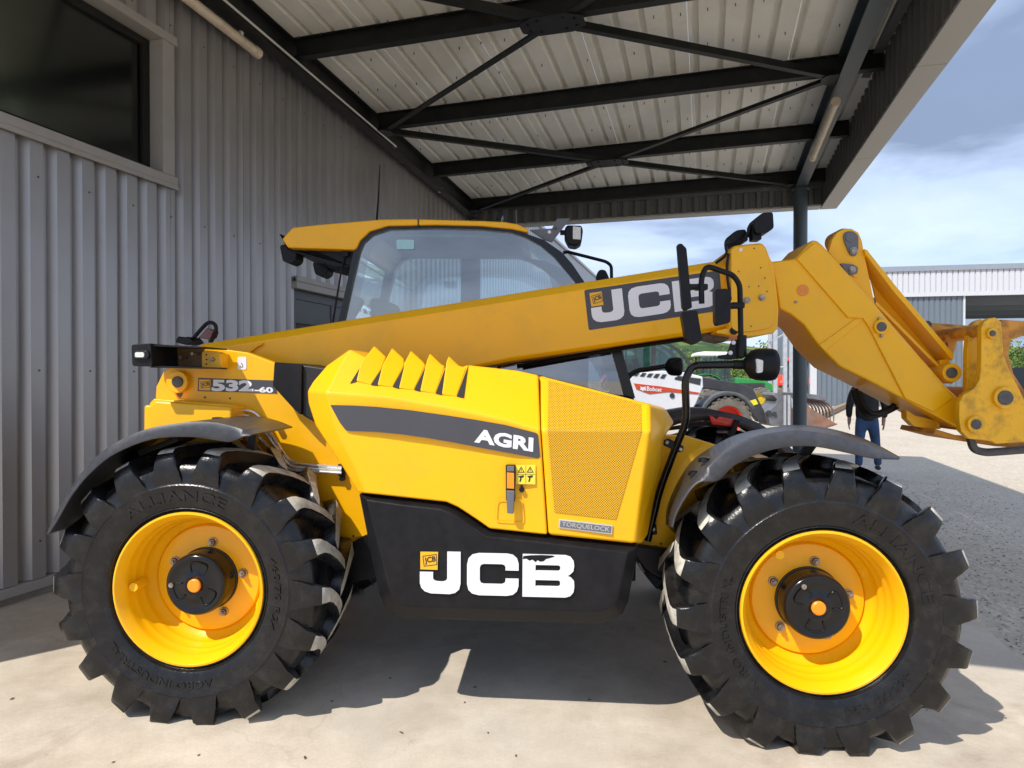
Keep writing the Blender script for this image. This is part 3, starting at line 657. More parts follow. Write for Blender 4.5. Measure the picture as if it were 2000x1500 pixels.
# ================================================================== YELLOW TELEHANDLER
TH = empty('telehandler', MM)
tag(TH, 'yellow farm telehandler with black side skirt parked under the canopy', 'telehandler')
def Pn(pts): return [P(a, b, y) for a, b, y in pts]
def decal(vf, quad, Y, name, material, parent, box=None, thick=None):
    return on_quad(vf, quad, lambda a, b: P(a, b, Y), box, thick).build(name, material, parent, smooth=False, fixn=False)
def emblem(quad, Y, parent):                         # small square maker's plate with tilted black lettering
    tl, tr, br, bl = [Vector(q) for q in quad]
    m = MB(); m.prism([P(q.x, q.y, Y) for q in (tl, tr, br, bl)], (0, 0.002, 0)); em = m.build('emblem', M_EMB, parent, smooth=False)
    def sub(s, t): return tuple((tl * (1 - s) + tr * s) * (1 - t) + (bl * (1 - s) + br * s) * t)
    q = [sub(0.20, 0.34), sub(0.86, 0.22), sub(0.90, 0.62), sub(0.28, 0.74)]
    decal(text_mesh('JCB', 0.03), q, Y - 0.0012, 'emblem_lettering', M_INK, em)
    fr = outline_mesh([[(0, 0), (10, 0), (10, 10), (0, 10)], [(0.5, 0.6), (9.5, 0.6), (9.5, 9.4), (0.5, 9.4)]])
    decal(fr, [sub(0.12, 0.24), sub(0.92, 0.12), sub(0.97, 0.72), sub(0.2, 0.84)], Y - 0.001, 'emblem_frame', M_INK, em)
    return em

# ---------------------------------------------------------------- wheels
def polar_text(txt, r0, r1, ac, span, cx, cz, Y, rot, name, parent, flip=1):
    vs, fs = text_mesh(txt, 0.012, 1.05); x0, x1, y0, y1 = bb(vs); o = []
    for v in vs:
        s = (v[0] - x0) / (x1 - x0); t = (v[1] - y0) / (y1 - y0)
        a = R(ac + rot) + R(span) * (0.5 - s); r = r0 + (r1 - r0) * t
        o.append((cx + r * math.cos(a), Y(r), cz + r * math.sin(a)))
    m = MB(); n = len(o); m.add(o, fs)
    cnt = {}
    for f in fs:
        for i in range(len(f)):
            a, b = f[i], f[(i + 1) % len(f)]; k = (min(a, b), max(a, b)); cnt[k] = cnt.get(k, 0) + 1
    m.v += [(v[0], v[1] + 0.007, v[2]) for v in o]
    for (a, b), c in cnt.items():
        if c == 1: m.f.append((a, b, b + n, a + n)); m.m.append(0)
    return m.build(name, M_RUB, parent, smooth=False, fixn=False)
SIDE = [(0.322, 0.045), (0.334, 0.022), (0.345, 0.016), (0.350, 0.020), (0.356, 0.012), (0.372, 0.004), (0.41, -0.006), (0.450, -0.010), (0.462, -0.014), (0.470, -0.008), (0.50, -0.005), (0.530, 0.003), (0.555, 0.020), (0.570, 0.055), (0.579, 0.12), (0.583, 0.23)]
def side_y(r):
    for (r0, y0), (r1, y1) in zip(SIDE, SIDE[1:]):
        if r0 <= r <= r1: return y0 + (y1 - y0) * (r - r0) / (r1 - r0)
    return 0
def wheel(cx, Y0, rot, far=False, label=None):
    cz = AXLE; TW = 0.46
    def yy(o): return Y0 + o if not far else Y0 + TW - o
    rim = MB()
    prof = [(0.326, 0.060), (0.339, 0.040), (0.343, 0.022), (0.339, 0.010), (0.331, 0.008), (0.325, 0.016), (0.318, 0.034), (0.309, 0.048), (0.304, 0.066), (0.306, 0.082), (0.298, 0.096), (0.294, 0.112), (0.296, 0.126), (0.286, 0.142), (0.282, 0.158), (0.284, 0.170), (0.272, 0.186), (0.258, 0.200), (0.251, 0.206), (0.249, 0.212), (0.246, 0.206), (0.240, 0.196), (0.20, 0.190), (0.10, 0.190), (0.0, 0.190)]
    rim.lathe([(r, yy(o)) for r, o in prof], (cx, 0, cz), 'y', 72)
    rim.lathe([(0.326, yy(0.06)), (0.30, yy(0.2)), (0.26, yy(0.26)), (0.30, yy(0.4)), (0.33, yy(0.44))], (cx, 0, cz), 'y', 48)
    w = rim.build('wheel', M_YEL, TH, ang=50, fixn=False)
    # tyre carcass and lugs
    t = MB(); prof = SIDE + [(r, TW - o) for r, o in reversed(SIDE[:-1])]
    t.lathe([(r, Y0 + o) for r, o in prof], (cx, 0, cz), 'y', 96)
    NL = 18
    for side in (0, 1):
        for k in range(NL):
            a0 = R(rot) + 2 * math.pi * (k + 0.5 * side) / NL
            st = [(-0.008, 0.470, 0.474, 0.096, 0.0), (-0.016, 0.50, 0.515, 0.092, 0.0), (-0.013, 0.52, 0.572, 0.086, 0.0), (0.004, 0.53, 0.606, 0.080, -0.003), (0.020, 0.54, 0.619, 0.076, -0.008), (0.05, 0.55, 0.624, 0.070, -0.018), (0.10, 0.565, 0.627, 0.064, -0.055), (0.17, 0.57, 0.629, 0.062, -0.125), (0.225, 0.575, 0.630, 0.064, -0.195), (0.262, 0.575, 0.628, 0.054, -0.245)]
            o = len(t.v)
            for y, rb, rt, wd, da in st:
                Y = Y0 + (y if side == 0 else TW - y)
                for r, ww in ((rb, wd * 1.36), (rt - 0.006, wd * 1.04), (rt, wd * 0.88), (rt, -wd * 0.88), (rt - 0.006, -wd * 1.04), (rb, -wd * 1.36)):
                    a = a0 + da + (ww / 2) / r
                    t.v.append((cx + r * math.cos(a), Y, cz + r * math.sin(a)))
            for i in range(len(st) - 1):
                b0, b1 = o + i * 6, o + (i + 1) * 6
                for q in range(5):
                    top = (q == 2 and i >= 3)
                    t.f.append((b0 + q, b0 + q + 1, b1 + q + 1, b1 + q)); t.m.append(1 if top else 0)
            t.f += [tuple(range(o, o + 6)), tuple(range(o + 6 * len(st) - 1, o + 6 * len(st) - 7, -1))]; t.m += [0, 0]
    t.v = [(x, y + (0.02 * max(0, 0.06 - z) / 0.06 * (1 if y > Y0 + TW / 2 else -1)), z if z > 0.035 else 0.004 + 0.9 * max(0, z) * 0.4 + 0.012 * (z > 0) * z / 0.035) for x, y, z in t.v]
    t.build('tyre', [M_RUB, M_DUST], w, ang=52)
    if far: return w
    # hub
    h = MB(); h.lathe([(0.146, 0.192), (0.144, 0.18), (0.140, 0.178), (0.140, 0.10), (0.136, 0.082), (0.128, 0.074), (0.118, 0.073), (0.112, 0.077), (0.060, 0.077), (0.054, 0.072), (0.044, 0.070), (0.038, 0.074), (0.0, 0.074)], (cx, Y0, cz), 'y', 56)
    hub = h.build('hub', M_GLOSS, w, ang=40, fixn=False)
    m = MB(); m.lathe([(0.030, 0.076), (0.030, 0.066), (0.025, 0.061), (0.0, 0.060)], (cx, Y0, cz), 'y', 28); m.build('hub_cap', M_ORG, w, fixn=False)
    for k in range(3):                                   # cast ribs on the hub face
        a0 = R(rot + 40 + 120 * k); m = MB()
        pts = [Vector((cx + r * math.cos(a0 + da), Y0 + 0.075, cz + r * math.sin(a0 + da))) for r, da in [(0.062, 0.25), (0.098, 0.25), (0.104, 0.45), (0.104, 0.9), (0.098, 1.15), (0.062, 1.15)]]
        m.tube(smooth_path(pts, 2), 0.0038, 6); m.build('hub_rib', M_GLOSS, w)
    m = MB(); a0 = R(rot + 181); m.disc((cx + 0.108 * math.cos(a0), cz + 0.108 * math.sin(a0)), 0.011, Y0 + 0.068, Y0 + 0.08, 12); m.build('drain_plug', M_BOLT, w)
    for k in range(5):
        a = R(10 + 72 * k); q = (cx + 0.172 * math.cos(a), cz + 0.172 * math.sin(a)); m = MB()
        m.lathe([(0.021, 0.190), (0.021, 0.183), (0.017, 0.182)], (q[0], Y0, q[1]), 'y', 16)
        m.disc(q, 0.0145, Y0 + 0.168, Y0 + 0.184, 6); m.disc(q, 0.008, Y0 + 0.155, Y0 + 0.17, 10); m.build('wheel_nut', M_BOLT, w, smooth=False)
    a = R(rot + 183); q = Vector((cx + 0.285 * math.cos(a), 0, cz + 0.285 * math.sin(a))); rad = Vector((math.cos(a), 0, math.sin(a)))
    m = MB(); m.tube([q + Vector((0, Y0 + 0.15, 0)), q + Vector((0, Y0 + 0.062, 0)) - rad * 0.008], [0.022, 0.019], 14); m.build('valve_guard', M_YEL, w)
    Yl = lambda r: Y0 + side_y(r) - 0.0042
    polar_text('ALLIANCE', 0.392, 0.438, 98, 66, cx, cz, Yl, rot, 'tyre_lettering', w)
    polar_text('AGRO INDUSTRIAL', 0.398, 0.428, 252, 72, cx, cz, Yl, rot, 'tyre_lettering', w)
    polar_text('460/70 R24', 0.398, 0.426, 0, 44, cx, cz, Yl, rot, 'tyre_lettering', w)
    m = MB(); m.lathe([(0.352, -0.002 + side_y(0.352)), (0.356, -0.006 + side_y(0.356)), (0.36, -0.002 + side_y(0.36))], (cx, Y0, cz), 'y', 80); m.build('rim_line', M_RUB, w, fixn=False)
    return w
YN = 0.0; YF = 1.76
wheel(0.0, YN, 0); wheel(WB, YN, -56)
wheel(0.0, YF, 23, far=True); wheel(WB, YF, 11, far=True)

# ---------------------------------------------------------------- chassis
ch = MB()
ch.px([(303, 783), (305, 755), (319, 726), (345, 706), (382, 678), (427, 681), (480, 688), (536, 709), (605, 735), (690, 800), (720, 960), (720, 1043), (679, 1067), (560, 1050), (303, 1000)], 0.50, 0.56)
ch.build('chassis', M_YEL, TH, bev=0.006); ch = MB()
ch.px([(1340, 851), (1476, 893), (1560, 960), (1560, 1075), (1247, 1073), (1200, 1060), (1240, 850)], 0.50, 0.56)
ch.build('chassis', M_YEL, TH, bev=0.006)
lo = MB(); x0 = P(300, 1000, 0.5).x; x1 = P(1560, 1000, 0.5).x
lo.box(x0 + 0.02, x1, 0.60, 1.60, 0.66, 1.02); lo.box(x0 + 0.02, x0 + 0.9, 1.06, 1.14, 0.9, 1.62); lo.box(x1 - 0.55, x1 - 0.02, 0.62, 1.55, 0.95, 1.12)
lo.build('chassis_frame', M_YEL, TH, bev=0.01)
bl = MB(); bl.px([(1240, 1066), (1312, 1075), (1330, 1130), (1290, 1130), (1262, 1112), (1240, 1085)], 0.45, 1.6); bl.box(-0.1, 0.1, 0.42, 1.8, 0.48, 0.68); bl.box(WB - 0.1, WB + 0.1, 0.42, 1.8, 0.48, 0.68)
bl.box(0.3, WB - 0.7, 0.62, 1.6, 0.50, 0.655); bl.px([(650, 1050), (735, 1040), (740, 1130), (668, 1140)], 0.5, 1.5)
bl.build('underbody', M_BLK, TH, bev=0.01)
# counterweight ledge over the rear axle
cw = MB(); cw.px([(288, 794), (303, 783), (452, 795), (452, 905), (288, 905)], 0.34, 0.505); cw.box(P(288, 800, .34).x, P(303, 800, .5).x, 0.4, 1.75, 0.75, 1.36)
cw.build('counterweight', M_YEL, TH, bev=0.012)
MB().px([(292, 788), (300, 779), (447, 791), (449, 796), (292, 796)], 0.38, 0.5).build('ledge_lip', M_YEL, TH, bev=0.004)
m = MB(); m.pxdisc(345, 746, 21, 0.465, 0.51, 32); pb = m.build('pivot_boss', M_YEL, TH, bev=0.004)
m = MB(); m.pxdisc(345, 746, 10.5, 0.455, 0.47, 28); m.build('pivot_pin', M_PIN, pb, bev=0.003)
m = MB(); m.px([(343, 766), (357, 765), (355, 772), (351, 777), (346, 773)], 0.496, 0.505); m.build('grease_recess', M_PIN, pb, smooth=False)
for a, b in ((400, 776), (449, 778)): m = MB(); m.pxdisc(a, b, 1.8, 0.4975, 0.503, 10); m.build('plate_hole', M_INK, TH, smooth=False)
for a, b in ((690, 1047), (1281, 1067), (1291, 1062)): m = MB(); m.pxdisc(a, b, 2.0, 0.4975, 0.503, 10); m.build('plate_hole', M_INK, TH, smooth=False)
# small stickers
st = MB().px(round2([(464, 697), (481, 697), (481, 722), (464, 722)], 3), 0.4975, 0.5).build('hook_sticker', M_WHT, TH, smooth=False)
m = MB(); m.tube([P(a, b, 0.497) for a, b in [(471, 709), (474, 713), (474, 717), (470, 717), (469, 714)]], 0.0018, 5); m.build('hook_symbol', M_INK, st)
# model plate
mp = MB().px([(387, 738), (535, 743), (541, 768), (386, 764)], 0.4965, 0.5).build('model_plate', M_DEC, TH, smooth=False)
emblem([(389, 741), (411, 741.5), (411, 762.5), (388.5, 762)], 0.494, mp)
decal(text_mesh('532', 0.05), [(414, 741), (494, 743), (495, 765), (413, 764)], 0.4955, 'lettering', M_WHT, mp)
decal(text_mesh('-60', 0.045), [(497, 755), (533, 756), (534, 767.5), (497, 766.5)], 0.4955, 'lettering', M_WHT, mp)
# rear light bar
lb = MB(); lb.px([(290, 672), (396, 677), (396, 680), (294, 676)], 0.22, 0.46); lb.px([(294, 714), (396, 717), (396, 720), (294, 718)], 0.22, 0.46); lb.px([(290, 672), (396, 677), (396, 720), (294, 718)], 0.44, 0.46); lb.build('light_bar', M_BLK, TH, smooth=False)
lbo = TH.children[-1]
MB().px([(296, 678), (396, 681), (396, 716), (296, 714)], 0.425, 0.438).build('bar_web', mat('brown_steel', (0.16, 0.085, 0.03), 0.4, var=0.2, scale=8), lbo, smooth=False)
for a, b in ((312, 695), (352, 698), (375, 691)): m = MB(); c = P(a, b, 0.36); m.tube([c, c + Vector((-0.0, 0.07, 0))], 0.006, 8); m.pxdisc(a, b, 3.5, 0.415, 0.425, 8); m.build('bolt', M_BOLT, lbo)
lamp = MB().px(round2([(256, 673), (294, 670), (297, 716), (258, 715)], 5), 0.20, 0.46).build('lamp_housing', M_BLK, lbo, bev=0.012)
MB().px(round2([(259, 685), (288, 685), (291, 693), (288, 701), (259, 701)], 4), 0.188, 0.21).build('lens_bezel', M_GLOSS, lamp, bev=0.004)
MB().px(round2([(263, 688), (281, 688), (281, 698), (263, 698)], 3), 0.183, 0.2).build('lens', M_LENS, lamp, bev=0.002)
br = MB().px(round2([(394, 688), (401, 684), (428, 687), (432, 716), (424, 722), (394, 719)], 3), 0.40, 0.412).px([(424, 687), (431, 690), (431, 720), (424, 722)], 0.412, 0.50).build('bracket', M_YEL, lbo, bev=0.003)
m = MB(); m.pxdisc(413, 702, 4.5, 0.388, 0.402, 6); m.build('bracket_bolt', M_BOLT, br, smooth=False)
for b in (693, 702, 711): m = MB(); m.pxdisc(403, b, 1.6, 0.398, 0.402, 8); m.build('bracket_hole', M_INK, br, smooth=False)
# looped tail lamp behind the tower
loop = [(372, 668), (400, 634), (410, 629), (419, 632), (423, 641), (420, 654), (411, 668)]
tl_ = MB().tube(smooth_path([P(a, b, 0.9) for a, b in loop], 2), 0.011, 10).build('tail_lamp', M_BLK, TH)
MB().px([(386, 660), (404, 640), (417, 646), (412, 660), (402, 662)], 0.88, 0.95).build('lens', M_DRED, tl_, bev=0.006)
MB().px([(341, 668), (347, 656), (356, 659), (368, 657), (378, 668), (362, 674)], 0.85, 0.98).build('base', M_BLK, tl_, bev=0.008)

# steel pipes
pipes = [[(450, 801), (499, 802), (568, 905), (668, 913)], [(452, 808), (490, 812), (520, 845), (566, 913), (667, 918)], [(470, 822), (503, 848), (560, 918), (667, 924)], [(462, 835), (489, 850), (535, 915), (560, 940)]]
for i, pp in enumerate(pipes):
    m = MB(); m.tube(fillet([P(a, b, 0.475 - 0.006 * i) for a, b in pp], 0.05, 5), 0.0075, 10); m.build('hydraulic_pipe', M_CHR, TH)
m = MB(); m.px([(660, 907), (672, 908), (673, 930), (661, 930)], 0.478, 0.50); m.pxdisc(667, 935, 5, 0.47, 0.50, 8); m.build('pipe_clamp', M_BLK, TH, smooth=False)
m = MB(); m.pxdisc(535, 828, 6, 0.46, 0.50, 10); m.build('pipe_union', M_BOLT, TH); m = MB(); m.pxdisc(489, 860, 11, 0.44, 0.5, 14); m.build('pipe_union', M_BOLT, TH)

# air intake duct
dk = MB().px(round2([(536, 707), (589, 711), (588, 811), (574, 799), (533, 754)], 3), 0.40, 0.70).build('intake_duct', M_BLK, TH, bev=0.015)
MB().px([(589.5, 712), (636, 719), (640, 800), (616, 826), (589, 811)], 0.42, 0.70).build('duct_sleeve', mat('sleeve_black', (0.012, 0.011, 0.012), 0.5), dk, bev=0.01)

# ---------------------------------------------------------------- mudguards
def mudguard(outer_far, near_top, near_low, y0, y1, name='mudguard'):
    """outer_far: silhouette of the far edge; near_top / near_low: the near lip. Same count of points each"""
    m = MB(); near_top = dense(near_top); near_low = dense(near_low); outer_far = dense(outer_far) if outer_far else None; n = len(near_top)
    B = [P(a, b, y0) for a, b in near_top]; A = [P(a, b, y1) for a, b in outer_far] if outer_far else [Vector((p.x, y1, p.z)) for p in B]; C = [P(a, b, y0 - 0.03) for a, b in near_low]
    v = A + B + C
    f = [(i, i + 1, n + i + 1, n + i) for i in range(n - 1)] + [(n + i, n + i + 1, 2 * n + i + 1, 2 * n + i) for i in range(n - 1)]
    m.add(v, f); ob = m.build(name, M_MUD, TH, fixn=True, ang=50)
    s = ob.modifiers.new('s', 'SOLIDIFY'); s.thickness = 0.006; s.offset = -1
    return ob
rg = mudguard(None,
              [(91, 1043), (106, 1010), (137, 955), (176, 904), (223, 866), (293, 836), (372, 824), (425, 826), (465, 836), (487, 845), (494, 848)],
              [(93, 1044), (112, 1014), (143, 961), (180, 919), (226, 884), (297, 857), (372, 853), (425, 860), (450, 862), (476, 851), (490, 849)], -0.03, 0.42)
for a, b in ((425, 816), (459, 819)):
    m = MB(); c = P(a, b, 0.25); m.lathe([(0.026, 0.0), (0.024, 0.006), (0.012, 0.008), (0.0, 0.008)], c + Vector((0, 0, -0.004)), 'z', 16); m.build('fixing_cap', M_GLOSS, rg, fixn=False)
m = MB(); m.px([(486, 850), (500, 850), (497, 880), (480, 880)], 0.2, 0.24); m.build('stay', M_BLK, rg, bev=0.003)
m = MB(); m.px([(268, 880), (345, 853), (350, 862), (272, 892)], 0.15, 0.30); m.px([(180, 925), (290, 897), (290, 905), (183, 935)], 0.3, 0.5); m.build('stay', M_BLK, rg, bev=0.003)
fg = mudguard([(1300, 1024), (1303, 990), (1322, 945), (1352, 900), (1392, 872), (1436, 850), (1489, 837), (1555, 830), (1611, 835), (1667, 849), (1713, 868), (1757, 892)],
              [(1310, 1030), (1318, 1000), (1338, 962), (1361, 938), (1394, 900), (1430, 871), (1482, 850), (1550, 841), (1608, 846), (1664, 860), (1711, 877), (1758, 894)],
              [(1312, 1030), (1320, 1002), (1341, 965), (1364, 941), (1402, 938), (1434, 909), (1481, 886), (1540, 872), (1597, 872), (1657, 884), (1704, 894), (1756, 895)], -0.03, 0.42)
for a, b in ((1376, 897), (1356, 923)):
    m = MB(); c = P(a, b, 0.12); m.lathe([(0.028, -0.012), (0.024, 0.006), (0.012, 0.010), (0.0, 0.010)], c, 'z', 16); m.build('fixing_cap', M_GLOSS, fg, fixn=False)
m = MB(); m.px([(1574, 872), (1596, 872), (1572, 905), (1552, 905)], 0.25, 0.29); m.build('stay', M_BLK, fg, bev=0.003)
# far side guards
def far_guard(cx):
    m = MB(); n = 14; v = []
    for i in range(n):
        a = R(20 + 140 * i / (n - 1)); 
        for r, y in ((0.74, 1.72), (0.74, 2.24), (0.69, 2.245)): v.append((cx + r * math.cos(a), y, AXLE + 0.02 + r * math.sin(a)))
    f = [(3 * i + k, 3 * i + k + 1, 3 * i + k + 4, 3 * i + k + 3) for i in range(n - 1) for k in range(2)]
    m.add(v, f)
    lip = [(cx + rr * math.cos(R(20 + 140 * i / (n - 1))), 1.718, AXLE + 0.02 + rr * math.sin(R(20 + 140 * i / (n - 1)))) for i in range(n) for rr in (0.74, 0.67)]
    m.add(lip, [(2 * i, 2 * i + 1, 2 * i + 3, 2 * i + 2) for i in range(n - 1)])
    ob = m.build('mudguard', M_MUD, TH, ang=50); s = ob.modifiers.new('s', 'SOLIDIFY'); s.thickness = 0.006
    return ob
far_guard(0.0); ffg = far_guard(WB - 0.12)
m = MB(); m.px([(1385, 812), (1392, 813), (1399, 819), (1405, 813), (1434, 819), (1430, 834), (1390, 829)], 1.66, 1.75); m.build('indicator_lens', M_RED, ffg, bev=0.006)
m = MB(); m.px([(1437, 820), (1446, 822), (1430, 862), (1420, 860)], 1.62, 1.68); m.px([(1300, 835), (1380, 822), (1440, 836), (1440, 842), (1380, 832), (1300, 842)], 1.7, 1.72); m.build('stay', M_BLK, ffg, bev=0.003)

# ---------------------------------------------------------------- engine cover
cv = MB()
E = {'a': (683, 682, .22), 'b': (638, 714, .18), 'c': (611, 745, .14), 'd': (600, 764, .12), 'e': (602, 788, .12), 'f': (615, 830, .10), 'g': (666, 908, .085), 'h': (700, 963, .075),
     'i': (637, 767, .03), 'j': (657, 838, .035), 'k': (697, 918, .04), 'l': (714, 964, .05),
     'm': (755, 776, .03), 'n': (871, 795, .03), 'o': (987, 820, .03), 'p': (1055.3, 840, .03), 'q': (1069, 1045, .05), 'r': (956, 1033, .05), 's': (929, 1014, .05), 't': (894, 991, .05), 'u': (871, 981, .05),
     'v1': (713, 697, .21), 'v2': (750, 701, .21), 'v3': (787, 706, .21), 'v4': (824, 712, .21), 'v5': (861, 718, .21), 'v6': (905, 716, .22), 'w': (913, 713, .22), 'x': (1010, 724, .22), 'y': (1051.3, 733, .22)}
PU = plane(P(637, 767, .03), P(1055.3, 840, .03), P(840, 708, .20)); PR = plane(P(1056.8, 840.5, .03), P(1270, 842, .035), P(1160, 762, .20)); PD = plane(P(1056.8, 840.5, .03), P(1270, 842, .035), P(1071, 1045.4, .05))
ECV = {k: P(*E[k]) for k in E}
for k in ('a', 'm', 'n', 'o', 'v1', 'v2', 'v3', 'v4', 'v5', 'v6', 'w', 'x', 'y'): ECV[k] = PP(E[k][0], E[k][1], PU)
ks = list(E); ix = {k: i for i, k in enumerate(ks)}
FQ = lambda s: tuple(ix[k] for k in s.split())
cv.shell([ECV[k] for k in ks], [FQ('a i d c b'), FQ('d i j f e'), FQ('f j k g'), FQ('g k l h'), FQ('i m n o p q r s t u l k j'), FQ('a v1 v2 v3 v4 m i'), FQ('v4 v5 v6 n m'), FQ('v6 w x o n'), FQ('x y p o')], 0.72)
ec = cv.build('engine_cover', M_YEL, TH, bev=0.010, seg=3)
E2 = {'y': (1052.8, 733.4, .22), 'B': (1268, 789, .17), 'D': (1270, 842, .035), 'p': (1056.8, 840.5, .03), 'F': (1241, 1063, .05), 'q': (1071, 1045.4, .05), 'N1': (1300, 797, .30), 'N2': (1318, 826, .40), 'N3': (1298, 855, .26), 'N4': (1290, 905, .20), 'N5': (1264, 1048, .20), 'N6': (1250, 1064, .15)}
E2V = {k: P(*E2[k]) for k in E2}
for k in ('y', 'B'): E2V[k] = PP(E2[k][0], E2[k][1], PR)
E2V['F'] = PP(1241, 1063, PD)
k2 = list(E2); ix2 = {k: i for i, k in enumerate(k2)}
G2 = lambda s: tuple(ix2[k] for k in s.split())
m = MB(); m.shell([E2V[k] for k in k2], [G2('y B D p'), G2('p D F q'), G2('B N1 N2 N3 D'), G2('D N3 N4 N5 N6 F')], 0.72)
fc = m.build('front_cover', M_YEL, ec, bev=0.016, seg=4)
# louvres
K = lambda x, y: (600 + x / 2.586, 660 + y / 2.586)
pk = [(340, 52), (430, 62), (525, 75), (620, 90), (715, 103)]
sl = [((217, 232), (240, 222), (265, 152)), ((322, 240), (347, 243), (375, 160)), ((432, 250), (455, 258), (490, 140)), ((540, 265), (562, 272), (597, 140)), ((648, 283), (672, 290), (695, 146)), ((755, 298), (782, 305), (803, 154))]
M_DARK = mat('slot_dark', (0.012, 0.011, 0.010), 0.7)
for i, p in enumerate(pk):
    p = (p[0], p[1] + 8); v1 = (p[0] + 58, p[1] + 40)
    pts = [(p, .026), (v1, .004), (sl[i + 1][2], .003), (sl[i + 1][0], .002), ((sl[i][1][0] + 8, sl[i][1][1]), .006), ((sl[i][2][0] + 8, sl[i][2][1] - 8), .024)]
    q = [PP(*K(*a), PU, off) for a, off in pts]; m = MB(); n = 6
    bk = [v + Vector((0, 0.02, 0)) for v in q]
    m.add(q + bk, [(0, 1, 2, 5), (2, 3, 4, 5), tuple(range(2 * n - 1, n - 1, -1))] + [(j, j + n, (j + 1) % n + n, (j + 1) % n) for j in range(n)])
    m.build('louvre', M_YEL, ec, bev=0.005, seg=3)
for a, b, c in sl:
    m = MB(); q = [PP(*K(*a), PU, .0045), PP(*K(b[0] + 9, b[1] + 1), PU, .0045), PP(*K(c[0] + 10, c[1] - 12), PU, .0045)]
    m.prism(q, (0, 0.01, 0)); m.build('louvre_slot', M_DARK, ec, smooth=False)
# lip of the body in front of the first louvre
# perforated grille, following the bent front cover
gq = [(1071, 744), (1252, 790), (1253, 836), (1203, 1014), (1083, 1000), (1070, 838)]
lerpP = lambda pt, off: PP(pt[0], pt[1], PR if pt[1] < 841 else PD, off)
m = MB(); up = [(1071, 744), (1160, 766), (1252, 790), (1253, 838), (1160, 839), (1070, 838)]; dn = [(1070, 842), (1160, 843), (1253, 842), (1203, 1014), (1083, 1000)]
m.add([lerpP(q, 0.0035) for q in up], [(0, 1, 4, 5), (1, 2, 3, 4)]); m.add([lerpP(q, 0.0035) for q in dn], [(0, 1, 2, 3, 4)]); m.add([lerpP((1070, 838), .0035), lerpP((1160, 839), .0035), lerpP((1253, 838), .0035), lerpP((1253, 842), .0035), lerpP((1160, 843), .0035), lerpP((1070, 842), .0035)], [(0, 1, 4, 5), (1, 2, 3, 4)])
m.build('grille', M_GRILLE, ec, fixn=True)
# stripe and lettering
stp = [(645, 791), (690, 792), (735, 794.6), (800, 801), (871, 811), (930, 820), (987, 830), (1047, 845.5), (1051, 849), (1055, 892), (1051, 895.5), (1000, 886), (948, 876.5), (890, 865), (832, 855), (780, 848), (735, 843.7), (682, 842), (675, 840), (664, 826)]
def covY(py_): return .03 + .02 * max(0, (py_ - 800) / 230.0)
m = MB(); m.add([P(a, b, covY(b) - 0.0045) for a, b in stp], [tuple(range(len(stp)))]); stripe = m.build('side_stripe', M_DEC, ec, smooth=False)
on_quad(text_mesh('AGRI', 0.045), [(929, 836.5), (1042, 855), (1041, 883), (926, 864)], lambda a, b: P(a, b, covY(b) - 0.0062)).build('lettering', M_WHT, stripe, smooth=False, fixn=False)
# handle, sticker, lock, badge
hd = MB().px(round2([(987.5, 908), (1006, 908), (1006, 980), (988, 978)], 2), 0.018, 0.045).build('door_handle', M_GLOSS, ec, bev=0.003)
MB().px([(990, 910), (1004, 910), (1004, 921), (990, 921)], 0.012, 0.02).build('grip', M_GREY, hd, bev=0.002)
MB().px([(990, 923), (1004, 924), (1004, 955), (990, 954)], 0.012, 0.02).build('reflector', M_ORG, hd, bev=0.002)
MB().px([(989, 958), (1005, 959), (1003, 1004), (990, 1003)], 0.002, 0.02).build('latch', M_GREY, hd, bev=0.004)
m = MB(); m.pxdisc(1019, 957, 5, 0.03, 0.05, 16); m.px([(1016.5, 948), (1021, 948), (1021, 955), (1016.5, 955)], 0.034, 0.045); m.build('lock', M_BLK, ec, bev=0.002)
rc = outline_mesh([round2([(0, 0), (60, 0), (54, 48), (2, 48)], 8), round2([(3, 3), (56.5, 3), (51, 45), (5, 45)], 6)])
on_quad(rc, [(967, 973), (1025, 974), (1024, 1023), (968, 1020)], lambda a, b: P(a, b, covY(b) - 0.005)).build('handle_recess_edge', M_YEL, ec, smooth=False, fixn=False)
sk_ = MB().px([(1008, 908), (1046, 908), (1045.5, 946), (1008, 945)], 0.0335, 0.038).build('warning_sticker', M_STICK, ec, smooth=False)
for ox in (0, 1):
    x_ = 1011 + 17.5 * ox
    tri = outline_mesh([[(0, 0), (10, 0), (5, 9)], [(1.8, 1.1), (8.2, 1.1), (5, 6.9)]]); decal(tri, [(x_, 911), (x_ + 14, 911), (x_ + 14, 923), (x_, 923)], 0.0325, 'hazard_triangle', M_INK, sk_)
    m = MB(); m.px([(x_ + 6.4, 916), (x_ + 7.6, 916), (x_ + 7.4, 920), (x_ + 6.6, 920)], 0.0322, 0.0332); m.px([(x_ + 1, 930), (x_ + 12, 928), (x_ + 12, 932), (x_ + 5, 934)], 0.0325, 0.0332); m.px([(x_ + 5, 934), (x_ + 8, 934), (x_ + 6, 941), (x_ + 3, 941)], 0.0325, 0.0332); m.build('pictogram', M_INK, sk_, smooth=False)
m = MB(); m.px([(1026.6, 909), (1027.2, 909), (1027.2, 945), (1026.6, 945)], 0.0325, 0.0332); m.px([(1009, 926), (1045, 926.2), (1045, 926.8), (1009, 926.6)], 0.0325, 0.0332); m.build('sticker_rule', M_INK, sk_, smooth=False)
bg = MB().px([(1092, 1014), (1197, 1026), (1195.5, 1044.5), (1091, 1031.5)], 0.043, 0.05).build('badge', M_BADGE, ec, bev=0.002)
MB().px([(1094.5, 1017), (1194.5, 1028.5), (1193, 1041.5), (1093.5, 1029.5)], 0.0415, 0.044).build('badge_field', M_GREY, bg, smooth=False)
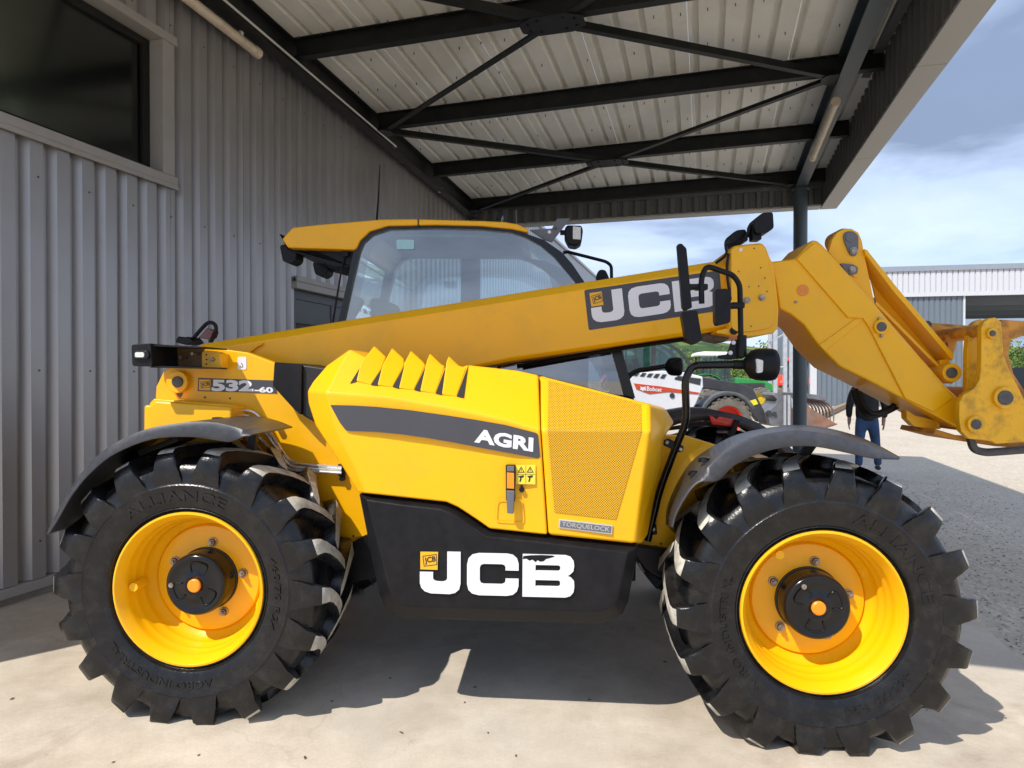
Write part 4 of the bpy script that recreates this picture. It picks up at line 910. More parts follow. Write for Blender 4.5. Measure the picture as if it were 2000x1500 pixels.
decal(text_mesh('TORQUELOCK', 0.006), [(1098, 1018.8), (1191, 1029.8), (1190, 1040), (1097, 1028.5)], 0.0405, 'lettering', M_BADGE, bg)

# ---------------------------------------------------------------- side skirt
so_ = [(701, 964), (786, 972), (866, 981), (894, 991.5), (929, 1015), (956, 1034), (1071, 1046), (1246, 1065), (1243, 1092), (1227, 1176), (1216, 1200), (1203, 1209), (1172, 1219), (793, 1207.5), (762, 1196), (749, 1183), (740, 1160)]
si_ = [(716, 976), (788, 987), (860, 995), (886, 1005), (921, 1029), (950, 1048), (1070, 1061), (1226, 1080), (1222, 1094), (1207, 1165), (1200, 1180), (1190, 1188), (1170, 1194), (797, 1184), (776, 1175), (768, 1166), (759, 1145)]
sv = Pn([(a, b, .085) for a, b in so_] + [(a, b, .035) for a, b in si_]); n = len(so_)
m = MB(); m.shell(sv, [(i, (i + 1) % n, n + (i + 1) % n, n + i) for i in range(n)] + [tuple(range(n, 2 * n))], 0.60)
sk = m.build('side_skirt', M_BLK, TH, bev=0.007, seg=3)
LQ = [(820, 1077), (1122.5, 1083), (1121.5, 1168), (820, 1161)]
for g in 'JCB':
    on_quad(outline_mesh(GL[g]), LQ, lambda a, b: P(a, b, 0.026), GBOX, (0, 0.012, 0)).build('raised_letter', M_WHT, sk, smooth=False, fixn=False)
emblem([(821, 1077.5), (855.5, 1078), (854.5, 1113), (821, 1112)], 0.028, sk)
# scuffed corner where the white film has peeled off
pe = [(1022, 1086), (1036, 1084.5), (1058, 1084), (1079, 1085), (1084, 1087), (1074, 1090), (1066, 1092), (1062, 1096), (1055, 1097), (1050, 1094), (1046, 1098), (1040, 1093), (1034, 1095), (1028, 1091), (1021, 1092)]
m = MB(); m.add([P(a, b, 0.0248) for a, b in pe], [tuple(range(len(pe)))]); m.build('peeled_patch', M_BLK, sk, smooth=False)

# ---------------------------------------------------------------- boom
YB0, YB1 = 0.72, 1.04
def boom_sec(px_, top, bot):
    """octagon-like section at a photo column"""
    a = P(px_, top, YB0); c = P(px_, bot, YB0); x = a.x; h = a.z - c.z; ch_ = 0.042
    return [(x, YB0, a.z - ch_), (x, YB0 + 0.04, a.z), (x, YB1 - 0.04, a.z), (x, YB1, a.z - ch_), (x, YB1, c.z + 0.02), (x, YB1 - 0.02, c.z), (x, YB0 + 0.02, c.z), (x, YB0, c.z + 0.02)]
secs = [boom_sec(385, 671.5, 740), boom_sec(700, 620, 768), boom_sec(1000, 572, 706), boom_sec(1430, 503, 643)]
m = MB(); v = [p for s in secs for p in s]
m.add(v, [(8 * i + j, 8 * i + (j + 1) % 8, 8 * (i + 1) + (j + 1) % 8, 8 * (i + 1) + j) for i in range(3) for j in range(8)] + [tuple(range(7, -1, -1)), tuple(range(24, 32))])
bo = m.build('boom', M_YEL, TH, bev=0.006)
# lifting eye / weld plate at the boom root
MB().px([(478, 688), (497, 675), (513, 669), (512, 673), (503, 677), (486, 690)], 0.70, 0.73).build('root_plate', M_YEL, bo, bev=0.003)
# wear pads and hose under the boom head
m = MB(); m.px([(1335, 656), (1350, 650), (1395, 652), (1425, 660), (1415, 668), (1385, 662), (1360, 668), (1345, 662)], 0.78, 1.0); m.build('wear_pad', mat('greasy_metal', (0.10, 0.07, 0.05), 0.45, var=0.5, scale=40), bo, smooth=False)
m = MB(); m.tube([P(a, b, 0.86) for a, b in [(1010, 716), (1120, 696), (1240, 676), (1340, 662)]], 0.012, 8); m.build('hose', M_BLK, bo)
# decal on the boom
bd = MB().px(round2([(1141, 566.5), (1405, 528), (1412, 606), (1150, 645)], 4), YB0 - 0.002, YB0 + 0.002).build('boom_decal', M_DEC, bo, smooth=False)
BQ = [(1146.5, 568), (1396, 532), (1402.5, 604), (1155, 641)]
for g in 'JCB': on_quad(outline_mesh(GL[g]), BQ, lambda a, b: P(a, b, YB0 - 0.0035), (-12, 790, -25, 242)).build('letter', M_WHT, bd, smooth=False, fixn=False)
emblem([(1151, 572.5), (1175, 569), (1179, 595.5), (1155, 599)], YB0 - 0.006, bd)
# boom head
hp = MB().px([(1424, 496), (1427, 487), (1434, 480), (1452, 477.5), (1484, 474.5), (1491, 476), (1497, 484), (1505, 505), (1511, 514), (1519, 580), (1521.5, 604), (1519.5, 640), (1511, 651), (1480, 656), (1453, 659), (1424, 655), (1398, 651), (1399, 645), (1424, 640)], 0.66, 1.08).build('boom_head', M_YEL, bo, bev=0.008)
MB().px(round2([(1428, 488), (1436, 482), (1487, 476.5), (1494, 484), (1507, 540), (1511, 600), (1510, 630), (1503, 641), (1465, 648), (1440, 648), (1428, 640)], 6), 0.648, 0.665).build('cover_plate', M_YEL, hp, bev=0.004)
for a, b in ((1459, 586), (1489, 581)): m = MB(); m.pxdisc(a, b, 6.5, 0.638, 0.65, 16, 0); m.pxdisc(a, b, 4, 0.63, 0.64, 6, 0); m.build('bolt', M_BOLT, hp, smooth=False)
for a, b in ((1443, 530), (1486, 523), (1494, 543), (1463, 560), (1482, 559), (1498, 569), (1467, 637), (1473, 485)): m = MB(); m.pxdisc(a, b, 1.4, 0.6465, 0.65, 8); m.build('plate_hole', M_INK, hp, smooth=False)
m = MB(); m.pxdisc(1434, 646, 8, 0.65, 0.67, 16); m.build('rubber_plug', M_BLK, hp)
m = MB(); m.pxdisc(1447, 488, 3.5, 0.64, 0.66, 10); m.build('clip', M_WHT, hp)
# work lamps on the boom head
def lamp_shell(pts, y0, y1, name, parent): return MB().px(round2(pts, 5), y0, y1).build(name, M_BLK, parent, bev=0.012)
wl_ = lamp_shell([(1472, 437), (1478, 424), (1490, 415), (1510, 414), (1512, 445), (1500, 454), (1476, 456)], 0.74, 0.88, 'work_lamp', TH)
MB().px(round2([(1470, 446), (1486, 446), (1488, 468), (1470, 468)], 3), 0.77, 0.84).build('lamp_foot', M_BLK, wl_, bev=0.004)
m = MB(); m.pxdisc(1481, 451, 4, 0.755, 0.775, 10); m.build('pivot_bolt', M_BOLT, wl_)
m = MB(); m.tube(fillet([P(a, b, 0.8) for a, b in [(1424, 478), (1450, 474), (1462, 455), (1466, 442), (1474, 440)]], 0.03), 0.010, 8); m.build('cable', M_BLK, wl_)
wl2 = lamp_shell([(1426, 465), (1430, 455), (1440, 449), (1457, 447.5), (1462, 470), (1428, 482)], 0.86, 1.0, 'work_lamp', TH)
m = MB(); m.tube(fillet([P(a, b, 0.72) for a, b in [(1426, 478), (1417, 479), (1420, 496), (1412, 504), (1398, 514)]], 0.02), 0.007, 8); m.tube(smooth_path([P(a, b, 0.655) for a, b in [(1423, 495), (1419, 520), (1422, 560), (1433, 600), (1440, 640)]], 2), 0.007, 8); m.build('cable', M_BLK, wl2)

# ---------------------------------------------------------------- boom nose (gooseneck)
YN0, YN1 = 0.70, 1.06
nose = [(1505, 511), (1553, 505), (1587, 468), (1598, 470), (1607, 478), (1707, 590), (1733, 622), (1848, 754), (1876, 780), (1874, 838), (1852, 826), (1823, 810), (1770, 782), (1700, 745), (1640, 716), (1618, 694), (1600, 676), (1570, 634), (1545, 614), (1523, 603), (1516, 560)]
nz_ = MB().px(nose, YN0, YN1).build('boom_nose', M_YEL, TH, bev=0.012, seg=3)
# raised plates pressed on the nose
MB().px([(1556, 505), (1590, 474), (1601, 478), (1702, 592), (1730, 625), (1838, 750), (1862, 777), (1824, 805), (1768, 778), (1698, 640), (1686, 622), (1656, 620)], YN0 - 0.012, YN0 + 0.004).build('side_plate', M_YEL, nz_, bev=0.006)
MB().px([(1600, 674), (1612, 686), (1684, 628), (1672, 622)], YN0 - 0.008, YN0 + 0.004).build('weld_rib', M_YEL, nz_, bev=0.004)
m = MB(); m.pxdisc(1568.5, 567, 11.5, YN0 - 0.004, YN0 + 0.002, 28); m.build('round_reflector', M_REFL, nz_, smooth=False)
m = MB(); m.pxdisc(1555, 590, 3, YN0 - 0.006, YN0 + 0.002, 10); m.build('grease_nipple', M_BOLT, nz_)
def boss(px_, py_, ro, ri, y0, y1, parent, pin=M_PIN, name='pin_boss', mt=M_YEL):
    m = MB(); m.pxdisc(px_, py_, ro, y0, y1, 32); b_ = m.build(name, mt, parent, bev=0.004)
    m = MB(); m.pxdisc(px_, py_, ri, y0 - 0.006, y0 + 0.004, 24); m.build('pin', pin, b_, bev=0.002); return b_
boss(1723, 638, 15, 9.5, YN0 - 0.03, YN0 + 0.01, nz_)
for a, b in ((1719, 622), (1723, 656)): m = MB(); m.pxdisc(a, b, 3.2, YN0 - 0.025, YN0, 8); m.build('grease_nipple', M_BOLT, nz_)
# link tower above the nose
lk = MB().px([(1618, 492), (1625, 468), (1636, 453), (1650, 446), (1664, 446.5), (1677, 454), (1684, 470), (1687, 487), (1708, 590), (1716, 612), (1690, 580)], 0.78, 0.82).px([(1618, 492), (1625, 468), (1636, 453), (1650, 446), (1664, 446.5), (1677, 454), (1684, 470), (1687, 487), (1708, 590), (1716, 612), (1690, 580)], 0.94, 0.98).build('link_tower', M_YEL, TH, bev=0.005)
m = MB(); c = P(1652, 465, 0.8); m.disc((c.x, c.z), 0.055, 0.82, 0.94, 24); m.build('link_pin', M_RUSTY, lk)
kp = MB().px(round2([(1648, 457), (1656, 451), (1668, 452), (1677, 460), (1677, 490), (1672, 500), (1663, 500), (1658, 492), (1649, 470)], 4), 0.768, 0.782).build('keeper_plate', M_GREY, lk, bev=0.003)
m = MB(); m.pxdisc(1662, 463, 10, 0.764, 0.77, 20); m.build('pin_end', M_GREY, kp)
m = MB(); m.pxdisc(1668, 489.5, 8, 0.762, 0.77, 16); m.pxdisc(1668, 489.5, 5, 0.752, 0.764, 6); m.build('bolt', M_BOLT, kp)
kp2 = MB().px(round2([(1641, 514), (1666, 516), (1676, 522), (1675, 534), (1664, 537), (1655, 534)], 3), 0.764, 0.782).build('keeper_plate', M_GREY, lk, bev=0.003)
m = MB(); m.pxdisc(1665, 526, 7, 0.758, 0.766, 16); m.pxdisc(1665, 526, 4.5, 0.75, 0.76, 6); m.build('bolt', M_BOLT, kp2)
MB().px([(1647, 514), (1668, 512), (1672, 536), (1677, 538), (1676, 542), (1668, 541)], 0.772, 0.781).build('keeper_base', M_YEL, lk, bev=0.003)
# channel-shaped tilt ram cover
rcv = MB()
rcv.px([(1688, 487), (1693, 489), (1750, 563), (1863, 694), (1851, 712), (1838, 716), (1712, 590)], 0.90, 0.915)          # web
rcv.px([(1688, 486), (1694, 488), (1752, 561), (1864, 693), (1861, 704), (1746, 570), (1690, 496)], 0.76, 0.90)           # top flange
rcv.px([(1712, 588), (1838, 715), (1834, 720), (1709, 594)], 0.80, 0.90)
rcv.build('ram_cover', M_YEL, TH, bev=0.003)
bs = boss(1860, 728, 19, 11, 0.72, 0.98, TH, name='ram_eye'); MB().px([(1835, 704), (1852, 700), (1872, 735), (1860, 750), (1838, 730)], 0.80, 0.96).build('eye_plate', M_YEL, bs, bev=0.004)

# ---------------------------------------------------------------- fork carriage
cp = [(1917, 640), (1922, 628), (1932, 621.5), (1945, 620), (1956, 628), (1958, 645), (1961, 692), (1971, 722), (1992, 762), (2010, 800), (2030, 812), (2050, 850), (2030, 862), (1945, 867), (1938, 862), (1892, 857), (1877, 842), (1873, 815), (1874, 786), (1882, 771), (1902, 759), (1913, 742), (1916, 720)]
ca = MB().px(cp, 0.56, 0.60).build('carriage', M_YEL2, TH, bev=0.005)
MB().px(cp, 1.16, 1.20).build('carriage_plate', M_YEL2, ca, bev=0.005)
for a, b, ro, ri in ((1940, 651, 11, 6), (1965, 777, 23, 15), (1908, 829, 18, 10)):
    boss(a, b, ro, ri, 0.54, 0.57, ca, pin=M_PIN, name='pin_boss', mt=M_YEL2)
MB().px([(1893, 640), (1905, 628), (1918, 623), (1921, 640), (1911, 690), (1908, 757), (1888, 770), (1889, 690)], 0.70, 0.74).build('inner_plate', M_YEL2, ca, bev=0.004)
MB().px([(1893, 640), (1905, 628), (1918, 623), (1921, 640), (1911, 690), (1908, 757), (1888, 770), (1889, 690)], 1.04, 1.08).build('inner_plate', M_YEL2, ca, bev=0.004)
m = MB(); m.tube([P(1925, 645, 0.60), P(1925, 645, 0.60) + Vector((0, 0.58, 0))], 0.03, 16); m.tube([P(1908, 829, 0.60), P(1908, 829, 0.60) + Vector((0, 0.58, 0))], 0.04, 16); m.tube([P(1965, 777, 0.60), P(1965, 777, 0.60) + Vector((0, 0.58, 0))], 0.05, 16); m.build('cross_shaft', M_RUSTY, ca)
# attachment frame hooked behind the plate (worn orange paint)
MB().px([(1954, 624), (1985, 626), (2030, 628), (2030, 652), (1995, 657), (1976, 664), (1970, 690), (1980, 730), (2000, 760), (2030, 790), (2030, 830), (1998, 800), (1975, 760), (1962, 720), (1957, 660)], 0.68, 0.74).build('attachment_hook', M_RUSTY, ca, bev=0.006)
m = MB(); m.tube([P(1817, 640, 1.1), P(1860, 643, 1.08), P(1893, 646, 1.05)], 0.028, 12); m.px([(1812, 634), (1872, 640), (1878, 646), (1820, 650)], 1.0, 1.06); m.px([(1845, 655), (1895, 648), (1897, 664), (1850, 668)], 0.86, 0.94); m.px([(1850, 668), (1870, 666), (1864, 690), (1852, 696)], 1.0, 1.03); m.build('attachment_arm', M_RUSTY, ca, bev=0.004)
m = MB(); m.pxdisc(1812, 634, 8, 0.98, 1.08, 14); m.build('arm_pin', M_PIN, ca)
m = MB(); m.tube(fillet([P(a, b, 0.66) for a, b in [(1896, 856), (1901, 878), (1925, 884), (2030, 876)]], 0.04), 0.02, 10); m.build('hoop', M_PIN, ca)
MB().px([(1828, 838), (1890, 857), (2030, 866), (2030, 876), (1945, 872), (1880, 862), (1824, 848)], 0.70, 1.05).build('base_bar', M_RUSTY, ca, bev=0.004)
MB().px([(1770, 800), (1790, 812), (1835, 822), (1838, 838), (1815, 838), (1785, 832), (1771, 818)], 0.80, 0.86).build('lower_ear', M_YEL2, ca, bev=0.004)
# hanging hoses under the nose
m = MB(); m.tube(smooth_path([P(a, b, 0.98) for a, b in [(1668, 760), (1676, 790), (1694, 812), (1716, 810), (1745, 796), (1758, 788)]], 3), 0.02, 10)
m.tube(smooth_path([P(a, b, 0.92) for a, b in [(1678, 765), (1690, 798), (1706, 808), (1730, 803), (1752, 786)]], 3), 0.012, 10); m.build('nose_hose', M_BLK, TH)

# ---------------------------------------------------------------- mirrors and front lamp
YM = 0.30
la = MB().tube(fillet([P(a, b, y) for a, b, y in [(1265, 1056, .44), (1289, 955, .42), (1322, 868, .38), (1341, 824, .34), (1338, 742, .30), (1352, 713, .30), (1445, 712, .28)]], 0.07, 6), 0.0175, 14).build('lamp_arm', M_GLOSS, TH)
MB().tube([P(1432, 712, .28), P(1462, 712.5, .28)], 0.021, 14).build('sleeve', M_BLK, la)
fl_ = MB(); c = P(1486, 712, .26); rx = (P(1517, 712, .26) - c).x
prof = [(0.0, -1.08), (0.34, -1.06), (0.42, -0.98), (0.62, -0.84), (0.86, -0.62), (0.97, -0.30), (1.0, 0.1), (1.0, 0.62), (0.93, 0.88), (0.78, 0.98), (0.0, 1.0)]
fl_.lathe([(r * rx * 1.05, o * rx) for r, o in prof], c, 'x', 28)
fo = fl_.build('front_lamp', M_BLK, la, ang=60, fixn=False)
m = MB(); cc = c + Vector((0, -rx * 1.06, 0))
m.px(round2([(1477, 700), (1491, 704), (1490, 727), (1479, 729)], 3), 0.26 - rx * 1.10, 0.26 - rx * 0.8); m.build('lens', M_LENS, la, bev=0.003)
cl = MB().px([(1297, 860), (1306, 856), (1336, 872), (1334, 882), (1326, 884), (1296, 870)], 0.37, 0.385).build('arm_clamp', M_BLK, la, bev=0.003)
for a, b in ((1303, 864), (1330, 878)): m = MB(); m.pxdisc(a, b, 3.5, 0.362, 0.372, 8); m.build('clamp_bolt', M_BOLT, la, smooth=False)
cl2 = MB().px([(1268, 1028), (1282, 1024), (1284, 1044), (1270, 1046)], 0.43, 0.49).build('lower_clamp', M_BLK, la, bev=0.003)
m = MB(); m.pxdisc(1276, 1034, 3.5, 0.422, 0.432, 8); m.build('clamp_bolt', M_BOLT, la, smooth=False)
# mirror stalk
ma = MB().tube(fillet([P(a, b, y) for a, b, y in [(1370.5, 593, .22), (1369.5, 545, .22), (1379, 519, .22), (1432, 537, .25), (1445, 556, .26), (1447, 660, .28), (1449, 698, .28)]], 0.045, 5), 0.0125, 12).build('mirror_arm', M_BLK, TH)
MB().tube([P(1449, 655, .28), P(1449, 697, .28)], 0.021, 14).build('swivel_post', M_BLK, ma)
MB().px([(1430, 664), (1452, 662), (1452, 700), (1424, 702), (1402, 700), (1404, 694), (1421, 692)], 0.29, 0.31).build('swivel_bracket', M_BLK, ma, bev=0.004)
for a, b in ((1433, 669), (1427, 689)): m = MB(); m.pxdisc(a, b, 4.2, 0.28, 0.292, 10); m.pxdisc(a, b, 2.0, 0.278, 0.282, 6); m.build('bolt', M_BADGE, ma, smooth=False)
for a, b, w in ((1371, 560, 12), (1442, 596, 13)):
    m = MB(); m.px(round2([(a - w, b - 6), (a + w, b - 6), (a + w, b + 6), (a - w, b + 6)], 3), 0.215 + (.03 if a > 1400 else 0), 0.255 + (.03 if a > 1400 else 0)); m.build('clamp', M_BLK, ma, bev=0.004)
m1 = MB().px(round2([(1323, 477), (1331, 475), (1341, 485), (1352, 601), (1338, 607), (1333, 601)], 3), 0.19, 0.225).build('mirror', M_BLK, ma, bev=0.010)
m2 = MB().px(round2([(1331, 609), (1362, 606), (1372, 664), (1354, 674), (1340, 661)], 4), 0.16, 0.22).build('mirror', M_BLK, ma, bev=0.022, seg=3)
m3 = MB().px(round2([(1397, 565), (1421, 563), (1428, 574), (1427, 630), (1402, 636), (1398, 628)], 5), 0.19, 0.25).build('mirror', M_BLK, ma, bev=0.022, seg=3)
m = MB(); m.tube([P(1345, 560, .2), P(1365, 560, .23)], 0.013, 10); m.tube([P(1424, 597, .23), P(1440, 597, .25)], 0.010, 10); m.build('ball_joint', M_BLK, ma)
# matching lamp on the far side
m = MB(); m.tube(fillet([P(a, b, 2.0) for a, b in [(1224, 790), (1222, 742), (1240, 724), (1300, 715)]], 0.08, 5), 0.0175, 12); fla = m.build('lamp_arm', M_GLOSS, TH)
m = MB(); c = P(1316, 716, 2.0); rx = (P(1332, 716, 2.0) - c).x; m.lathe([(r * rx * 1.15, o * rx) for r, o in prof], c, 'x', 24); m.build('front_lamp', M_BLK, fla, ang=60, fixn=False)

# ---------------------------------------------------------------- cab
YC0, YC1 = 1.16, 2.10
fo_ = [(640, 735), (664, 626), (680, 555), (694, 489), (703, 470), (722, 453), (757, 442), (850, 440), (940, 442), (1000, 448), (1030, 459), (1060, 471), (1095, 495), (1115, 518), (1140, 553), (1175, 610), (1211, 683), (1238, 778)]
fo_ = [(a - 3 if a < 740 else a + (3 if a > 1040 else 0), b - (2 if 700 < a < 1120 else 0)) for a, b in fo_]
fi_ = [(651, 735), (672, 626), (687, 557), (702, 492), (710, 474), (727, 459), (760, 448), (850, 446), (938, 448), (998, 454), (1027, 464), (1056, 480), (1083, 503), (1103, 527), (1127, 556), (1160, 613), (1194, 686), (1219, 772)]
cab = MB(); n = len(fo_)
for y0, y1 in ((YC0, YC0 + 0.06), (YC1 - 0.06, YC1)):
    A = [P(a, b, YC0) for a, b in fo_]; B = [P(a, b, YC0) for a, b in fi_]
    v = []
    for L_ in (A, B):
        for yv in (y0, y1): v += [(p.x, yv, p.z) for p in L_]
    f = []
    for i in range(n - 1):
        f += [(i, i + 1, 2 * n + i + 1, 2 * n + i), (n + i, 3 * n + i, 3 * n + i + 1, n + i + 1), (i, n + i, n + i + 1, i + 1), (2 * n + i, 2 * n + i + 1, 3 * n + i + 1, 3 * n + i)]
    f += [(0, 2 * n, 3 * n, n), (n - 1, 2 * n - 1, 4 * n - 1, 3 * n - 1)]
    cab.add(v, f)
xr = P(690, 600, YC0).x; xf = P(1225, 720, YC0).x
z_lo = 0.95
cab.box(P(645, 735, YC0).x, xf, YC0 + 0.002, YC1 - 0.002, z_lo - 0.2, z_lo)
# far door post and rails
pd = P(921, 560, YC1); cab.box(pd.x - 0.07, pd.x + 0.07, YC1 - 0.055, YC1 - 0.01, z_lo, 2.38)
cb = cab.build('cab', M_GLOSS, TH, ang=30)
lowp = MB(); lowp.px([(640, 735), (1238, 778), (1238, 860), (640, 860)], YC0 + 0.004, YC0 + 0.05); lowp.px([(640, 735), (1219, 772), (1238, 860), (640, 860)], YC1 - 0.05, YC1 - 0.01); lowp.build('lower_panel', M_BLK, cb, smooth=False)
def pane(pts, y, name='pane'):
    m = MB(); m.add([(p.x, y, p.z) for p in pts], [tuple(range(len(pts)))]); return m.build(name, M_GLASS, cb, smooth=False)
gp = [P(a, b, YC0) for a, b in fi_]
pane(gp, YC0 + 0.02, 'side_window'); pane(gp, YC1 - 0.03, 'far_window')
# dark ceramic border printed on the glass
inner = [(683, 735), (690, 626), (706, 557), (717, 505), (726, 482), (745, 466), (775, 458), (850, 456), (935, 458), (985, 465), (1012, 475), (1036, 490), (1058, 510), (1072, 535), (1080, 565), (1110, 640), (1150, 700), (1190, 766)]
A = [P(a, b, YC0) for a, b in fi_]; B = [P(a, b, YC0) for a, b in inner]; m = MB(); nb = len(A)
m.add([(p.x, YC0 + 0.024, p.z) for p in A] + [(p.x, YC0 + 0.024, p.z) for p in B], [(i, i + 1, nb + i + 1, nb + i) for i in range(nb - 1)])
def frit():
    m_, N, L, b = nodes_of('glass_border'); b.inputs['Base Color'].default_value = (0.03, 0.032, 0.036, 1); b.inputs['Roughness'].default_value = 0.25
    t = N.new('ShaderNodeTexNoise'); t.inputs['Scale'].default_value = 3; mr = N.new('ShaderNodeMapRange'); mr.inputs['To Min'].default_value = 0.2; mr.inputs['To Max'].default_value = 0.3
    L.new(t.outputs['Fac'], mr.inputs['Value']); L.new(mr.outputs[0], b.inputs['Roughness']); b.inputs['Alpha'].default_value = 0.62
    return m_
m.build('window_border', frit(), cb, smooth=False)
MB().px(round2([(774, 468), (809, 468), (809, 487), (775, 487)], 3), YC0 + 0.012, YC0 + 0.016).build('window_sticker', M_BLUE, cb, smooth=False)
# windscreen and rear glass across the cab
def cross_pane(i0, i1, name, inset=0.0):
    m = MB(); pts = [P(a, b, YC0) for a, b in fo_[i0:i1]]; k = len(pts)
    m.add([(p.x, YC0 + 0.06, p.z - 0.01) for p in pts] + [(p.x, YC1 - 0.06, p.z - 0.01) for p in pts], [(i, i + 1, k + i + 1, k + i) for i in range(k - 1)])
    return m.build(name, M_GLASS, cb, ang=180, fixn=False)
cross_pane(10, len(fo_), 'windscreen'); cross_pane(0, 4, 'rear_window')
# roof
ro = [(550, 467), (558, 458), (571, 444), (620, 438.5), (687, 433), (744, 428), (815, 427.5), (942, 431), (985, 433), (1010, 437), (1033, 448), (1030, 454), (1000, 447.2), (940, 441), (850, 439), (757, 441), (722, 451.5), (703, 469), (695, 486), (690, 488), (562, 484)]
rv = [P(a, b, YC0 - 0.02) for a, b in ro]
m = MB(); m.prism(rv, (0, YC1 - YC0 + 0.04, 0)); rf = m.build('roof', M_YEL, cb, bev=0.012, seg=3)
m = MB(); m.px([(815.5, 427), (818, 427), (818, 441), (815.5, 441)], YC0 - 0.0235, YC0 + 0.3); m.build('roof_joint', M_INK, rf, smooth=False)
MB().px([(554, 470), (562, 485), (690, 489), (694, 505), (688, 522), (652, 521), (600, 500), (570, 492)], YC0 + 0.05, YC1 - 0.05).build('roof_underside', M_BLK, rf, bev=0.006)
m = MB(); m.tube([P(736, 430, 1.6), P(739, 390, 1.6), P(742, 322, 1.6)], [0.008, 0.006, 0.003], 8); m.build('antenna', M_BLK, rf)
MB().px([(968, 428), (972, 418), (980, 415), (982, 420), (978, 430)], 1.7, 1.8).build('beacon_socket', M_BLK, rf, bev=0.004)
# rear roof lamps
for q, y in (([(546, 480), (557, 476), (575, 486), (579, 494), (577, 508), (566, 515), (552, 510)], 1.22), ([(610, 513), (624, 509), (638, 514), (641, 522), (639, 534), (628, 541), (615, 535)], 1.75)):
    m = MB(); m.px(round2(q, 4), y, y + 0.13); m.build('rear_work_lamp', M_BLK, cb, bev=0.012)
m = MB(); m.tube([P(675, 494, 1.2), P(668, 520, 1.2), P(650, 630, 1.2)], 0.006, 8); m.px([(668, 490), (680, 492), (679, 500), (670, 501)], 1.18, 1.22); m.build('gas_strut', M_BLK, cb)
# front roof lamp on its bracket
lbk = MB().px([(1034, 449), (1078, 446), (1088, 427), (1114, 426), (1078, 473), (1062, 468)], 1.20, 1.215).build('lamp_bracket', M_GREY, cb, bev=0.002)
m = MB(); m.pxdisc(1073, 453, 3.4, 1.196, 1.2, 12); m.build('bracket_hole', M_WHT, lbk); m = MB(); m.pxdisc(1085, 446, 3.0, 1.19, 1.2, 8); m.build('bolt', M_PIN, lbk)
fl2 = MB().px(round2([(1103, 445), (1108, 439), (1136, 440), (1139, 450), (1136, 473), (1126, 480), (1111, 478), (1103, 462)], 4), 1.22, 1.36).build('front_work_lamp', M_BLK, cb, bev=0.012)
MB().px([(1119, 441.5), (1134.5, 443.5), (1134, 468), (1118.5, 466.5)], 1.206, 1.23).build('lens', M_LENS, lbk, bev=0.003)
MB().px([(1094, 449), (1106, 449), (1106, 457), (1094, 457)], 1.24, 1.28).build('lamp_neck', M_BLK, lbk, bev=0.003)
# mirror arm in front of the cab
m = MB(); m.tube(fillet([P(a, b, 1.95) for a, b in [(1100, 494), (1107, 491.5), (1184, 511), (1194, 519), (1195, 570)]], 0.04), 0.012, 10); fma = m.build('mirror_arm', M_BLK, TH)
MB().px(round2([(1165, 535), (1171, 526), (1183, 527), (1191, 545), (1192, 575), (1166, 575)], 5), 1.9, 2.0).build('mirror', M_BLK, fma, bev=0.012)
# interior
sx = P(780, 600, 1.6).x
seat = MB(); seat.box(sx - 0.05, sx + 0.42, 1.42, 1.88, 1.30, 1.42); seat.prism([(sx - 0.16, 1.42, 2.02), (sx - 0.06, 1.42, 2.02), (sx + 0.06, 1.42, 1.40), (sx - 0.08, 1.42, 1.36)], (0, 0.46, 0)); seat.box(sx + 0.02, sx + 0.32, 1.5, 1.8, 0.95, 1.30)
seat.build('seat', M_SEAT, cb, bev=0.03, seg=3)
xs_ = P(985, 600, 1.6).x
m = MB(); m.tube([(xs_ + 0.25, 1.65, 1.0), (xs_ + 0.02, 1.65, 1.62)], 0.03, 10)
ring = []
for k in range(20):
    a = 2 * math.pi * k / 20; ring.append(Vector((xs_ + 0.07 * math.cos(a), 1.65 + 0.19 * math.sin(a), 1.63 + 0.17 * math.cos(a))))
m.tube(ring, 0.013, 8, closed=True); m.box(xs_ + 0.2, xs_ + 0.45, 1.25, 2.0, 0.95, 1.45); m.build('steering_wheel', M_BLK, cb, bev=0.0)
m = MB(); m.box(P(735, 470, 1.2).x, P(1010, 470, 1.2).x, 1.24, 2.02, 2.37, 2.42); m.build('head_liner', M_LINER, cb, bev=0.01)
m = MB(); m.box(P(1000, 700, 1.3).x, P(1150, 700, 1.3).x, 1.26, 2.03, 0.96, 1.70); m.build('dark_console_box', M_SEAT, cb, bev=0.04)  # console-sized dark box, added so the lower cab glass looks dark
m = MB(); m.box(sx + 0.1, sx + 0.5, 1.24, 1.38, 1.0, 1.52); m.build('side_console', M_SEAT, cb, bev=0.02)

# ================================================================== THINGS BEYOND THE CANOPY
class FM(MB):                                         # far mesh: outlines given in photo pixels at a distance, relative to a base point
    def __init__(s, loc): super().__init__(); s.loc = Vector(loc)
    def fpx(s, poly, d0, d1, mi=0): return s.prism([W(a, b, d0) - s.loc for a, b in poly], (0, d1 - d0, 0), mi)
def base_at(px_, D):
    x = W(px_, 738, D).x; return Vector((x, D, gz(x, D) - 0.03))
M_BWHITE = mat('white_machine_paint', (0.78, 0.79, 0.82), 0.35, var=0.03, coat=0.3)
M_BRED = mat('orange_red_paint', (0.62, 0.075, 0.02), 0.4, var=0.05)
M_RIMRED = mat('red_rim', (0.75, 0.04, 0.015), 0.4, var=0.08)
M_TYR2 = mat('dusty_tyre', (0.16, 0.14, 0.115), 0.85, var=0.3, scale=6, bump=0.2, bscale=20)
M_DKM = mat('dark_machine_grey', (0.045, 0.046, 0.05), 0.45, var=0.2, scale=6)
M_MIDM = mat('mid_machine_grey', (0.15, 0.155, 0.17), 0.45, var=0.25, scale=8)
